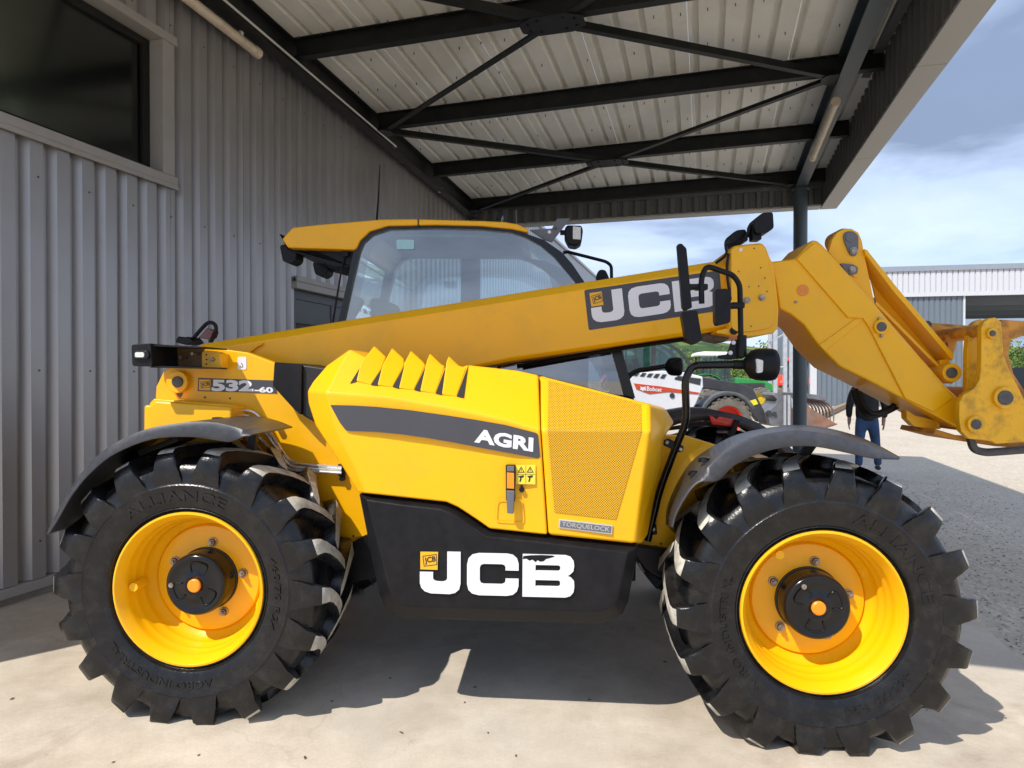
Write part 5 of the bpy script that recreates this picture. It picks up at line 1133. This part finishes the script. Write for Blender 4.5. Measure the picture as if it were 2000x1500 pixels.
M_GREEN = mat('green_machine_paint', (0.02, 0.26, 0.05), 0.35, var=0.08, coat=0.4)
M_RUST = mat('bucket_rust', (0.24, 0.12, 0.075), 0.7, var=0.35, scale=5, dirt=(0.16, 0.17, 0.19), dscale=3, damt=0.9)
M_GALV = mat('galvanised_steel', (0.52, 0.54, 0.57), 0.4, metal=0.35, var=0.12, scale=5)
M_YST = mat('yellow_sticker', (0.85, 0.75, 0.03), 0.4, var=0.03)
M_FGLASS = glass_mat('tractor_glass', (0.42, 0.60, 0.55), 0.05)

def simple_wheel(root, c, r, w, rimmat, tyremat=M_TYR2, lugs=22, axis='y'):
    """wheel with its axle along y, centre c (root frame)"""
    c = Vector(c); m = MB()
    m.lathe([(r * 0.56, -w * 0.42), (r * 0.60, -w * 0.5), (r * 0.80, -w * 0.52), (r * 0.92, -w * 0.46), (r * 0.955, -w * 0.3), (r * 0.955, w * 0.3), (r * 0.92, w * 0.46), (r * 0.8, w * 0.52), (r * 0.56, w * 0.45)], c, 'y', 40)
    for k in range(lugs):
        for s in (-1, 1):
            a = 2 * math.pi * (k + (0.5 if s > 0 else 0)) / lugs; pts = []
            for aa, rr, yy_ in ((-.06, .9, .52), (.06, .9, .52), (.16, .94, 0.02), (.04, .94, 0.02)):
                pts.append((aa, rr, yy_))
            v = []
            for h in (0.0, 0.06):
                for aa, rr, yy_ in pts: q = a + aa; v.append(c + Vector((r * (rr + h) * math.cos(q), s * w * yy_, r * (rr + h) * math.sin(q))))
            m.add(v, [(0, 1, 2, 3), (7, 6, 5, 4), (0, 4, 5, 1), (1, 5, 6, 2), (2, 6, 7, 3), (3, 7, 4, 0)])
    w_ = MB(); w_.lathe([(r * 0.57, -w * 0.45), (r * 0.54, -w * 0.42), (r * 0.50, -w * 0.1), (r * 0.3, -w * 0.06), (r * 0.26, -w * 0.25), (0, -w * 0.27)], c, 'y', 32)
    w_.lathe([(r * 0.57, w * 0.45), (r * 0.50, w * 0.3), (0, w * 0.25)], c, 'y', 32)
    wo = w_.build('wheel', rimmat, root, ang=45); m.build('tyre', tyremat, wo, ang=40); return wo

# ---- white telehandler
D = 16.5; loc = base_at(1300, D); wt = empty('telehandler', Matrix.Translation(loc))
tag(wt, 'white telehandler with red stripe and red wheels standing in the yard', 'telehandler')
body = FM(loc); body.fpx([(1226, 744), (1238, 730), (1293, 724), (1330, 726), (1350, 730), (1373, 736), (1374, 755), (1360, 788), (1345, 812), (1250, 812), (1232, 775)], D, D + 0.9); bo2 = body.build('engine_cover', M_BWHITE, wt, bev=0.03)
for k in range(5):
    x_ = 1239.5 + 13.2 * k; m = FM(loc); m.fpx([(x_ - 3, 733.5 + 1.2 * k), (x_ + 2, 727.5 + 1.2 * k - 0.3 * k), (x_ + 10, 727.5 + 0.9 * k), (x_ + 4.5, 734.5 + 1.3 * k)], D - 0.012, D + 0.01); m.build('vent', M_DKM, bo2, smooth=False)
m = FM(loc); m.fpx([(1318, 738), (1325, 734), (1369, 739.5), (1367.5, 752), (1347, 747), (1318, 741)], D - 0.012, D + 0.01); m.build('grille', M_DKM, bo2, smooth=False)
m = FM(loc); m.fpx([(1238, 748.6), (1293, 755), (1367, 767), (1363, 770), (1305, 765.5), (1268, 769.5), (1243, 760)], D - 0.012, D + 0.01); sp_ = m.build('side_stripe', M_BRED, bo2, smooth=False)
on_quad(text_mesh('Bobcat', 0.03), [(1263.5, 754.5), (1293, 757.5), (1292, 765), (1263, 763.5)], lambda a, b: W(a, b, D - 0.02) - loc).build('lettering', M_WHT, sp_, smooth=False, fixn=False)
m = FM(loc); m.add([W(a, b, D - 0.02) - loc for a, b in [(1250, 754), (1253, 756), (1258, 756), (1261.5, 754.5), (1261, 759), (1262, 763), (1257, 762), (1256, 765), (1253.5, 762), (1249.5, 761.5), (1251.5, 758)]], [tuple(range(11))]); m.build('emblem', M_WHT, sp_, smooth=False)
m = FM(loc); c = W(1312.6, 772.6, D) - loc; m.disc((c.x, c.z), 0.06, c.y - 0.02, c.y + 0.02, 20); m.build('filler_cap', M_DKM, bo2)
ch2 = FM(loc); ch2.fpx([(1222, 790), (1360, 790), (1440, 770), (1440, 815), (1225, 822)], D + 0.5, D + 1.6); ch2.build('chassis', M_DKM, wt, bev=0.02)
cabf = FM(loc); arc = [(1212, 735), (1214, 680), (1220, 666), (1245, 662), (1285, 664), (1310, 671), (1330, 684), (1345, 701), (1354, 716), (1358, 735)]
arci = [(1217, 735), (1219, 684), (1224, 671), (1245, 667), (1284, 669), (1307, 676), (1326, 688), (1340, 704), (1349, 718), (1353, 735)]
for d0 in (D + 0.75, D + 1.65):
    n = len(arc)
    for i in range(n - 1): cabf.prism([W(*arc[i], D + .75) - loc + Vector((0, d0 - D - .75, 0)), W(*arc[i + 1], D + .75) - loc + Vector((0, d0 - D - .75, 0)), W(*arci[i + 1], D + .75) - loc + Vector((0, d0 - D - .75, 0)), W(*arci[i], D + .75) - loc + Vector((0, d0 - D - .75, 0))], (0, 0.07, 0))
cabf.fpx([(1274, 666), (1281, 666), (1281, 735), (1274, 735)], D + .75, D + .83)
cabf.fpx([(1220, 658), (1290, 660), (1290, 664), (1218, 665)], D + .7, D + 1.75)
cf = cabf.build('cab', M_DKM, wt, smooth=False)
for dd in (D + .78, D + 1.68): m = FM(loc); m.add([W(a, b, D + .75) - loc + Vector((0, dd - D - .75, 0)) for a, b in arci], [tuple(range(len(arci)))]); m.build('pane', M_FGLASS, cf, smooth=False)
m = FM(loc); m.fpx([(1240, 735), (1238, 700), (1246, 698), (1252, 720), (1268, 722), (1268, 735)], D + 1.0, D + 1.4); m.build('seat', M_DKM, cf, bev=0.03)
bm2 = FM(loc); bm2.fpx([(1215, 720), (1225, 712), (1440, 748), (1470, 757), (1497, 811), (1500, 828), (1482, 824), (1456, 792), (1436, 768), (1218, 733)], D + .92, D + 1.2); b3 = bm2.build('boom', M_DKM, wt, bev=0.02)
m = FM(loc); m.fpx([(1463, 783.5), (1476, 779.5), (1481, 789), (1467.5, 793.5)], D + .905, D + .93); m.build('warning_sticker', M_YST, b3, smooth=False)
hs = FM(loc); hs.fpx([(1498, 806), (1503, 801), (1516, 789), (1518, 780), (1509, 772), (1513, 767), (1524, 768), (1530, 774), (1546, 776), (1548, 832), (1505, 832)], D + .7, D + 1.5); h4 = hs.build('headstock', M_MIDM, wt, bev=0.015)
for a, b, r_ in ((1512, 808, 4), (1501, 806, 5)): m = FM(loc); c = W(a, b, D + .7) - loc; m.disc((c.x, c.z), r_ * D / F, c.y - 0.04, c.y + 0.02, 16); m.build('pin', M_DKM, h4)
for x_ in (1533, 1541): m = FM(loc); m.tube([W(x_, 772, D + .6) - loc, W(x_, 830, D + .6) - loc], 0.035, 10); m.build('hydraulic_cylinder', M_GALV, h4)
wc = W(1424, 810, D) - loc; rr_ = 49 * D / F
simple_wheel(wt, (wc.x, 0.25, rr_ * 0.97), rr_, 0.42, M_RIMRED); simple_wheel(wt, (wc.x - 2.6, 0.25, rr_ * 0.97), rr_, 0.42, M_RIMRED)
simple_wheel(wt, (wc.x, 1.9, rr_ * 0.97), rr_, 0.42, M_RIMRED); simple_wheel(wt, (wc.x - 2.6, 1.9, rr_ * 0.97), rr_, 0.42, M_RIMRED)
m = MB(); n = 12; v = []
for i in range(n):
    a = R(25 + 130 * i / (n - 1)); v += [(wc.x + (rr_ + .10) * math.cos(a), y_, rr_ * .97 + (rr_ + .10) * math.sin(a)) for y_ in (0.02, 0.5)] + [(wc.x + (rr_ + .02) * math.cos(a), 0.015, rr_ * .97 + (rr_ + .02) * math.sin(a))]
m.add(v, [(3 * i, 3 * i + 1, 3 * i + 4, 3 * i + 3) for i in range(n - 1)] + [(3 * i, 3 * i + 3, 3 * i + 5, 3 * i + 2) for i in range(n - 1)])
ob = m.build('mudguard', M_MIDM, wt); s_ = ob.modifiers.new('s', 'SOLIDIFY'); s_.thickness = 0.02

# ---- grapple bucket on the ground beside the column
D = 17.6; loc = base_at(1600, D); gb = empty('grapple_bucket', Matrix.Translation(loc)); tag(gb, 'rusty grapple bucket with curved tines on the ground behind the column', 'bucket')
m = FM(loc); m.fpx([(1574, 786), (1582, 796), (1634, 828), (1606, 838), (1578, 846), (1572, 810)], D, D + 0.05); m.build('side_plate', M_RUST, gb, bev=0.006)
m = FM(loc); m.fpx([(1574, 786), (1582, 796), (1634, 828), (1606, 838), (1578, 846), (1572, 810)], D + 1.9, D + 1.95); m.build('side_plate', M_RUST, gb, bev=0.006)
m = FM(loc); m.fpx([(1572, 800), (1576, 799), (1580, 842), (1634, 827), (1636, 829), (1606, 839), (1577, 847)], D + .05, D + 1.9); m.build('bucket_shell', M_RUST, gb, smooth=False)
m = FM(loc); m.fpx([(1568, 768), (1606, 772), (1614, 778), (1610, 783), (1570, 777)], D + 0.3, D + 1.7); m.build('grapple_beam', M_MIDM, gb, bev=0.01)
for k in range(7):
    d_ = D + 0.35 + 0.2 * k; pts = smooth_path([W(a, b, D + 0.3) - loc + Vector((0, d_ - D - 0.3, 0)) for a, b in [(1586, 777), (1608, 781), (1624, 792), (1630, 806), (1630, 824)]], 2)
    m = FM(loc); m.tube(pts, [0.05 * (1 - 0.75 * i / (len(pts) - 1)) for i in range(len(pts))], 8); m.build('tine', M_RUST if k % 2 else M_MIDM, gb)

# ---- tractors
def tractor(X, Y, rz, paint, roofm, label, rimm, name='tractor', group=None):
    z = gz(X, Y) - 0.03; t = empty(name, Matrix.Translation((X, Y, z)) @ Matrix.Rotation(rz, 4, 'Z')); tag(t, label, 'tractor', group)
    m = MB(); m.prism([(0.7, -.38, 1.0), (0.7, -.38, 1.62), (1.2, -.38, 1.68), (2.3, -.38, 1.55), (2.75, -.38, 1.38), (2.85, -.38, 1.0)], (0, .76, 0)); bn = m.build('bonnet', paint, t, bev=0.06, seg=3)
    for s in (-1, 1):
        m = MB(); m.box(1.2, 2.4, s * .385 - .01, s * .385 + .01, 1.1, 1.42); m.build('side_grille', M_DKM, bn, smooth=False)
        m = MB(); m.box(2.84, 2.88, s * .22 - .1, s * .22 + .1, 1.2, 1.32); m.build('headlight', M_LENS, bn, bev=0.01)
    m = MB(); m.box(-.6, 2.6, -.22, .22, .55, 1.0); m.build('chassis', M_DKM, t, bev=0.03)
    c = MB()
    for s in (-1, 1):
        for (xa, xb) in ((-.75, -.6), (.62, .72), (-.05, 0.03)): c.prism([(xb, s * .72 - .03, 1.25), (xb + .07, s * .72 - .03, 1.25), (xa + .17, s * .66 - .03, 2.7), (xa + .1, s * .66 - .03, 2.7)], (0, .06, 0))
    c.box(-.65, .75, -.72, .72, 1.1, 1.26); cf_ = c.build('cab', M_DKM, t, smooth=False)
    m = MB(); m.prism([(-.85, -.78, 2.68), (-.8, -.78, 2.84), (-.4, -.78, 2.9), (.6, -.78, 2.88), (.92, -.78, 2.76), (.9, -.78, 2.68)], (0, 1.56, 0)); m.build('roof', roofm, cf_, bev=0.04)
    for s in (-1, 1): m = MB(); m.add([(-.6, s * .71, 1.26), (.69, s * .71, 1.26), (.78, s * .66, 2.68), (-.62, s * .66, 2.68)], [(0, 1, 2, 3)]); m.build('side_pane', M_FGLASS, cf_, smooth=False)
    m = MB(); m.add([(.72, -.7, 1.3), (.72, .7, 1.3), (.8, .65, 2.68), (.8, -.65, 2.68)], [(0, 1, 2, 3)]); m.build('windscreen', M_FGLASS, cf_, smooth=False)
    m = MB(); m.box(-.35, .1, -.25, .25, 1.3, 1.55); m.box(-.45, -.32, -.25, .25, 1.5, 2.1); m.build('seat', M_SEAT, cf_, bev=0.03)
    for s in (-1, 1):
        m = MB(); v = []; n = 10
        for i in range(n):
            a = R(10 + 150 * i / (n - 1)); v += [(-.35 + .98 * math.cos(a), s * y_, .88 + .98 * math.sin(a)) for y_ in (.62, 1.1)]
        m.add(v, [(2 * i, 2 * i + 1, 2 * i + 3, 2 * i + 2) for i in range(n - 1)]); o_ = m.build('mudguard', paint, t); q = o_.modifiers.new('s', 'SOLIDIFY'); q.thickness = 0.03
        simple_wheel(t, (-.35, s * .9, .88), .88, .5, rimm, M_TYR2, 18); simple_wheel(t, (2.1, s * .85, .62), .62, .4, rimm, M_TYR2, 16)
    m = MB(); m.tube([(.85, .45, 1.5), (.85, .45, 2.75)], 0.05, 10); m.build('exhaust', M_DKM, t)
    return t
M_RIMY = mat('tractor_rim_yellow', (0.55, 0.40, 0.02), 0.5, var=0.1)
M_WROOF = mat('white_roof', (0.75, 0.75, 0.74), 0.4, var=0.03)
p_ = W(1388, 738, 33); tractor(p_.x, 33, R(-8), M_GREEN, M_WROOF, 'green tractor with white cab roof parked beyond the white telehandler', M_RIMY)
p_ = W(1262, 738, 26); tractor(p_.x, 26, R(6), M_GREEN, M_GREEN, 'green tractor with green roof seen through the white telehandler cab', M_RIMY)
p_ = W(1556, 738, 42); tractor(p_.x, 42, R(70), M_RIMRED, M_RIMRED, 'red tractor half hidden behind the canopy column', M_BWHITE)
p_ = W(1196, 738, 34); tractor(p_.x, 34, R(20), M_RIMRED, M_WROOF, 'red tractor with white roof at the left edge of the far row', M_BWHITE)

# ---- galvanised steel frame
D = 30; loc = base_at(1515, D); gf = empty('steel_frame', Matrix.Translation(loc)); tag(gf, 'tall galvanised steel post frame standing behind the black lamp', 'frame')
for x_, dd in ((1503.5, 3.0), (1514, 0.0), (1533, 0.0), (1545, 3.0)):
    p_ = W(x_, 738, D + dd); m = FM(loc); q = Vector((p_.x, D + dd, 0)) - Vector((loc.x, loc.y, 0)); m.box(q.x - .075, q.x + .075, q.y - .06, q.y + .06, 0, 3.75); m.build('post', M_GALV, gf, smooth=False)
m = FM(loc); a_ = W(1514, 652, D) - loc; b_ = W(1533, 652, D) - loc
for (pa, da, pb, db) in (((1503.5, 668), 3, (1514, 663), 0), ((1514, 663), 0, (1545, 645), 3), ((1514, 717), 0, (1533, 717), 0)):
    m = FM(loc); m.tube([W(*pa, D + da) - loc, W(*pb, D + db) - loc], 0.04, 8); m.build('rail', M_GALV, gf)

# ---- open sided shed on the right
SD = 39.0; so2 = W(1884, 738, SD); so2.z = gz(so2.x, SD) - 0.03
SM = Matrix.Translation(so2) @ Matrix.Rotation(R(-11), 4, 'Z'); SMI = SM.inverted(); SC = SMI @ CAM
shed = empty('shed', SM); tag(shed, 'large open sided shed with white ribbed fascia and blue grey walls', 'building')
def SPp(px_, py_):                                   # pixel -> shed front plane (x along the front, z up)
    d = SMI.to_3x3() @ ray(px_, py_); k = -SC.y / d.y; v = SC + d * k; return v.x, v.z
M_SWH = mat('shed_white_cladding', (0.56, 0.57, 0.60), 0.45, var=0.02)
M_SGR = mat('shed_slate_cladding', (0.14, 0.17, 0.205), 0.5, var=0.04)
M_SBAND = mat('shed_grey_band', (0.26, 0.29, 0.34), 0.5, var=0.04)
xl = SPp(1583, 700)[0]; zt0 = SPp(1884, 518)[1]; zt1 = SPp(1884, 528)[1]; zt2 = SPp(1884, 570)[1]; zt3 = SPp(1884, 578)[1]
xe = 22.0
MB().box(xl - .3, xe, -.25, 14, zt1, zt0).build('eaves_band', M_SBAND, shed, smooth=False)
pitch = 0.285; k = 0; x_ = xl - .2
while x_ < xe - 0.3:
    m = MB(); d_ = 0.06
    m.prism([(x_, -.10, zt2), (x_ + .02, -.10 - d_, zt2), (x_ + pitch - .05, -.10 - d_, zt2), (x_ + pitch - .03, -.10, zt2)], (0, 0, zt1 - zt2)); m.build('fascia_rib', M_SWH, shed, smooth=False); x_ += pitch
MB().box(xl - .2, xe, -.099, .0, zt2, zt1).build('fascia_backing', M_SWH, shed, smooth=False)
MB().box(xl - .25, xe, -.17, .05, zt3, zt2 - .002).build('fascia_trim', M_SWH, shed, smooth=False)
x_ = xl + .35
while x_ < -0.36:
    m = MB(); m.prism([(x_, .02, 0), (x_ + .03, -.03, 0), (x_ + pitch - .06, -.03, 0), (x_ + pitch - .03, .02, 0)], (0, 0, zt3 - .01)); m.build('wall_rib', M_SGR, shed, smooth=False); x_ += pitch
MB().box(xl + .34, -.1, .015, .12, 0, zt3 - .01).build('wall_backing', M_SGR, shed, smooth=False)
MB().box(-.1, .0, -.05, .15, 0, zt3 - .003).box(xl - .02, xl + .34, -.06, .15, 0, zt3 - .003).build('corner_trim', M_SWH, shed, smooth=False)
MB().box(xl, xl + .1, .16, 13.9, 0, zt1 - .01).build('side_wall', M_SGR, shed, smooth=False)
MB().box(xl + .1, xe, .06, 13.9, zt3 + .25, zt3 + .3).build('roof_lining', M_SGR, shed, smooth=False)
for x_ in (4.0, 10.0, 16.0, 21.5): MB().box(x_ - .12, x_ + .12, 13.5, 13.8, 0, zt3 + .2).build('rear_post', M_SGR, shed, smooth=False)
for y_ in (3.0, 6.5, 10.0, 13.6): m = MB(); m.box(.05, xe, y_ - .08, y_ + .08, zt3 - .25, zt3 + .24); m.build('rafter', M_SGR, shed, smooth=False)
for xa, xb in ((.2, 3.5), (5.5, 8.5), (11, 14)): m = MB(); m.tube([(xa, 3.2, zt3 - .2), (xb, 10, zt3 + .0)], .05, 6); m.build('brace', M_GALV, shed)
m = MB(); m.box(.1, xe, 13.45, 13.5, 0, 2.4); m.build('rear_rail', M_SGR, shed, smooth=False)
# timber kerb and low gable end
g0, g1 = ground_at(1560, 838), ground_at(1680, 782); d_ = (g1 - g0).normalized(); n_ = Vector((-d_.y, d_.x, 0)) * 0.12
m = MB(); m.prism([g0 - n_, g1 - n_, g1 + n_, g0 + n_], (0, 0, .22)); tag(m.build('timber_kerb', mat('weathered_timber', (0.30, 0.21, 0.13), 0.85, var=0.25, scale=4), smooth=False), 'long weathered timber kerb lying in front of the grey shed wall', 'kerb')

# ---- hedges, bank and bushes
def leaf_mat(name, c):
    m_, N, L, b = nodes_of(name); g = N.new('ShaderNodeNewGeometry'); r = N.new('ShaderNodeValToRGB'); L.new(g.outputs['Random Per Island'], r.inputs['Fac'])
    r.color_ramp.elements[0].color = tuple(x * 0.55 for x in c) + (1,); r.color_ramp.elements[1].color = tuple(min(1, x * 1.5) for x in c) + (1,)
    L.new(r.outputs['Color'], b.inputs['Base Color']); b.inputs['Roughness'].default_value = 0.7; b.inputs['Specular IOR Level'].default_value = 0.25
    return m_
M_LEAF = [leaf_mat('leaf_mid', (0.085, 0.14, 0.03)), leaf_mat('leaf_bright', (0.13, 0.20, 0.04)), leaf_mat('leaf_dark', (0.04, 0.075, 0.022))]
def bush(name, loc, rx, ry, h, n, leaf, label, cat, mi=0, group=None, seed=1, trunk=0.15):
    rr = random.Random(seed); root = empty(name, Matrix.Translation(loc)); tag(root, label, cat, group)
    m = MB(); cl = [(rr.uniform(-rx, rx) * .8, rr.uniform(-ry, ry) * .8, rr.uniform(trunk * h + .2, h * .9), rr.uniform(.25, .5) * min(rx, h)) for _ in range(max(6, int(rx * 4)))]
    for i in range(n):
        cx_, cy_, cz_, cr = rr.choice(cl)
        u_ = Vector((rr.gauss(0, 1), rr.gauss(0, 1), rr.gauss(0, 1))).normalized() * cr * rr.uniform(.6, 1.05); p = Vector((cx_, cy_, cz_)) + u_
        if p.z < .05: p.z = rr.uniform(.05, .4)
        a = Vector((rr.gauss(0, 1), rr.gauss(0, 1), rr.gauss(0, 1))).normalized(); b_ = a.orthogonal().normalized(); c_ = a.cross(b_); s = leaf * rr.uniform(.6, 1.3)
        m.add([p - b_ * s, p + c_ * s * .5, p + b_ * s, p - c_ * s * .5], [(0, 1, 2, 3)])
    m.build('foliage', M_LEAF[mi], root, smooth=False, fixn=False)
    m = MB()
    for k in range(max(1, int(rx))):
        x_ = (k + .5) / max(1, int(rx)) * 2 * rx - rx; m.tube([(x_, 0, -.1), (x_ + .1, .05, h * .35), (x_ - .1, 0, h * .75)], [.09, .06, .02], 7)
    m.build('stem', mat('bark_' + name + str(seed), (0.10, 0.075, 0.05), 0.9, var=0.3), root); return root
for i, (px_, D_, rx, h, mi, lb_) in enumerate([(1372, 62, 5, 3.4, 1, 'bright green hedge behind the white roofed tractor'), (1452, 66, 6, 3.6, 0, 'mid green hedge to the left of the galvanised posts'), (1525, 60, 3.0, 4.4, 1, 'tall bright bush between the galvanised posts'), (1240, 70, 7, 3.6, 2, 'dark hedge behind the red and green tractors'), (1900, 66, 3.4, 4.6, 0, 'green bush seen through the shed beside its corner post'), (2000, 62, 5.0, 5.4, 1, 'large green bush seen through the open shed bay'), (1780, 75, 5, 3.6, 2, 'dark hedge behind the shed wall')]):
    q = W(px_, 738, D_); bush('hedge', Vector((q.x, D_, gz(q.x, D_) - .05)), rx, 1.6, h, 2600, 0.16, lb_, 'hedge', mi, 'hedges beyond the yard', seed=20 + i)
# earth bank
q = W(1487, 738, 52); m = MB(); n = 16; v = []
for j in range(5):
    for i in range(n):
        s = i / (n - 1); x_ = -14 + 22 * s; hh = [0, 0.7, 1.35, 1.2, 0][j] * (math.sin(math.pi * s) ** .5) * (1 + .12 * math.sin(i * 2.3 + j))
        v.append((q.x + x_, 50 + j * 1.3, gz(q.x, 50) - .06 + hh))
m.add(v, [(j * n + i, j * n + i + 1, (j + 1) * n + i + 1, (j + 1) * n + i) for j in range(4) for i in range(n - 1)])
struct(m.build('earth_bank', mat('bare_earth', (0.36, 0.24, 0.13), 0.95, var=0.3, scale=1.2, bump=0.4, bscale=4, dirt=(0.12, 0.15, 0.05), dscale=0.8, damt=0.8), fixn=False, ang=180))

# ---- person in a dark jacket and jeans, seen from behind
M_SKIN = mat('skin', (0.45, 0.27, 0.19), 0.55, var=0.06); M_JEAN = mat('blue_denim', (0.035, 0.075, 0.17), 0.85, var=0.25, scale=12, bump=0.2, bscale=60); M_JACK = mat('black_jacket', (0.014, 0.014, 0.016), 0.8, var=0.3, scale=14, bump=0.25, bscale=20)
M_HAIR = mat('dark_hair', (0.03, 0.02, 0.014), 0.6, var=0.3, scale=40); M_SHOE = mat('dark_shoe', (0.03, 0.028, 0.026), 0.6, var=0.2)
gp_ = ground_at(1693, 920); PM = Matrix.Translation(gp_ + Vector((0, 0, 0.005))) @ Matrix.Rotation(R(-20), 4, 'Z')
person = empty('person', PM); tag(person, 'person in dark jacket and blue jeans standing behind the boom nose', 'person')
def skin(name, verts, edges, material, sub=2, root=0):
    me = bpy.data.meshes.new(name); me.from_pydata([v[0] for v in verts], edges, []); me.materials.append(material)
    ob = bpy.data.objects.new(name, me); COL.objects.link(ob); ob.parent = person
    sk_m = ob.modifiers.new('skin', 'SKIN'); sk_m.use_smooth_shade = True
    if not me.skin_vertices: return ob
    for i, v in enumerate(verts):
        r_ = v[1]; me.skin_vertices[0].data[i].radius = r_ if isinstance(r_, tuple) else (r_, r_)
    me.skin_vertices[0].data[root].use_root = True
    s = ob.modifiers.new('sub', 'SUBSURF'); s.levels = sub; s.render_levels = sub
    return ob
# x = side, y = forward (away from the viewer), z up
def fingers(vs, es, hand, s):
    o = hand
    for k, (dx_, ln) in enumerate(((-.028, .075), (-.010, .085), (.010, .08), (.028, .065))):
        b0 = vs[o][0]; i0 = len(vs)
        vs += [((b0[0] + s * .004, b0[1] + dx_, b0[2] - .045), .011), ((b0[0] + s * .002, b0[1] + dx_ * 1.1 + .006, b0[2] - .045 - ln * .55), .0095), ((b0[0] - s * .012, b0[1] + dx_ * 1.1 + .014, b0[2] - .045 - ln), .008)]
        es += [(o, i0), (i0, i0 + 1), (i0 + 1, i0 + 2)]
    b0 = vs[o][0]; i0 = len(vs); vs += [((b0[0] - s * .012, b0[1] + .045, b0[2] - .01), .012), ((b0[0] - s * .016, b0[1] + .062, b0[2] - .05), .010)]; es += [(o, i0), (i0, i0 + 1)]
bv = [((0, 0, .96), (.115, .075)), ((0, 0, 1.18), (.145, .10)), ((0, .01, 1.40), (.17, .105)), ((0, .02, 1.50), (.06, .06)), ((0, .035, 1.57), (.075, .09)), ((0, .04, 1.66), (.08, .098)), ((0, .03, 1.74), (.05, .06))]
be = [(0, 1), (1, 2), (2, 3), (3, 4), (4, 5), (5, 6)]
for s in (-1, 1):
    fy = .10 if s > 0 else -.06; i0 = len(bv)
    bv += [((s * .10, 0, .88), .095), ((s * (.12 + .02 * (s > 0)), fy * .5, .50), .062), ((s * (.13 + .05 * (s > 0)), fy, .10), .042), ((s * (.14 + .05 * (s > 0)), fy + .10, .035), .035)]
    be += [(0, i0), (i0, i0 + 1), (i0 + 1, i0 + 2), (i0 + 2, i0 + 3)]; i1 = len(bv)
    bv += [((s * .19, .01, 1.42), .06), ((s * .27, -.01, 1.14), .046), ((s * .27, .08, .90), .034), ((s * .27, .10, .83), .036)]
    be += [(2, i1), (i1, i1 + 1), (i1 + 1, i1 + 2), (i1 + 2, i1 + 3)]; fingers(bv, be, i1 + 3, s)
skin('body', bv, be, M_SKIN)
jv = [((0, 0, .80), (.20, .155)), ((0, 0, 1.04), (.20, .15)), ((0, .01, 1.30), (.20, .145)), ((0, .01, 1.46), (.13, .11))]; je = [(0, 1), (1, 2), (2, 3)]
for s in (-1, 1):
    i1 = len(jv); jv += [((s * .20, .01, 1.41), .085), ((s * .28, -.01, 1.14), .066), ((s * .275, .075, .92), .05)]; je += [(3, i1), (i1, i1 + 1), (i1 + 1, i1 + 2)]
skin('jacket', jv, je, M_JACK)
tv = [((0, 0, 1.06), (.165, .125)), ((0, 0, .87), (.168, .125))]; te = [(0, 1)]
for s in (-1, 1):
    fy = .10 if s > 0 else -.06; i0 = len(tv)
    tv += [((s * .10, 0, .78), .105), ((s * (.12 + .02 * (s > 0)), fy * .5, .50), .08), ((s * (.13 + .05 * (s > 0)), fy, .24), .068), ((s * (.135 + .05 * (s > 0)), fy, .085), .065)]; te += [(1, i0), (i0, i0 + 1), (i0 + 1, i0 + 2), (i0 + 2, i0 + 3)]
skin('jeans', tv, te, M_JEAN)
for s in (-1, 1):
    fy = .10 if s > 0 else -.06; x_ = s * (.14 + .05 * (s > 0))
    skin('shoe', [((x_, fy - .05, .045), (.045, .042)), ((x_, fy + .05, .045), (.05, .042)), ((x_, fy + .17, .035), (.045, .032))], [(0, 1), (1, 2)], M_SHOE)
skin('hair', [((0, .0, 1.60), (.078, .05)), ((0, .02, 1.69), (.09, .085)), ((0, .05, 1.75), (.07, .08))], [(0, 1), (1, 2)], M_HAIR)
m = MB(); m.tube([(0, .115, 1.645), (0, .155, 1.605), (0, .135, 1.595)], [.012, .016, .014], 8); m.build('nose', M_SKIN, person)
for s in (-1, 1):
    m = MB(); m.lathe([(0, -.012), (.011, -.008), (.013, 0), (0, .010)], (s * .034, .125, 1.655), 'y', 10); m.build('eye', M_BWHITE, person)
    m = MB(); m.tube(smooth_path([(s * .083, .03, 1.68), (s * .098, .02, 1.665), (s * .095, .02, 1.63), (s * .082, .03, 1.62)], 2), .011, 6); m.build('ear', M_SKIN, person)
m = MB(); m.tube([(-.026, .122, 1.572), (0, .132, 1.570), (.026, .122, 1.572)], .008, 6); m.build('mouth', mat('lips', (0.40, 0.16, 0.13), 0.5), person)
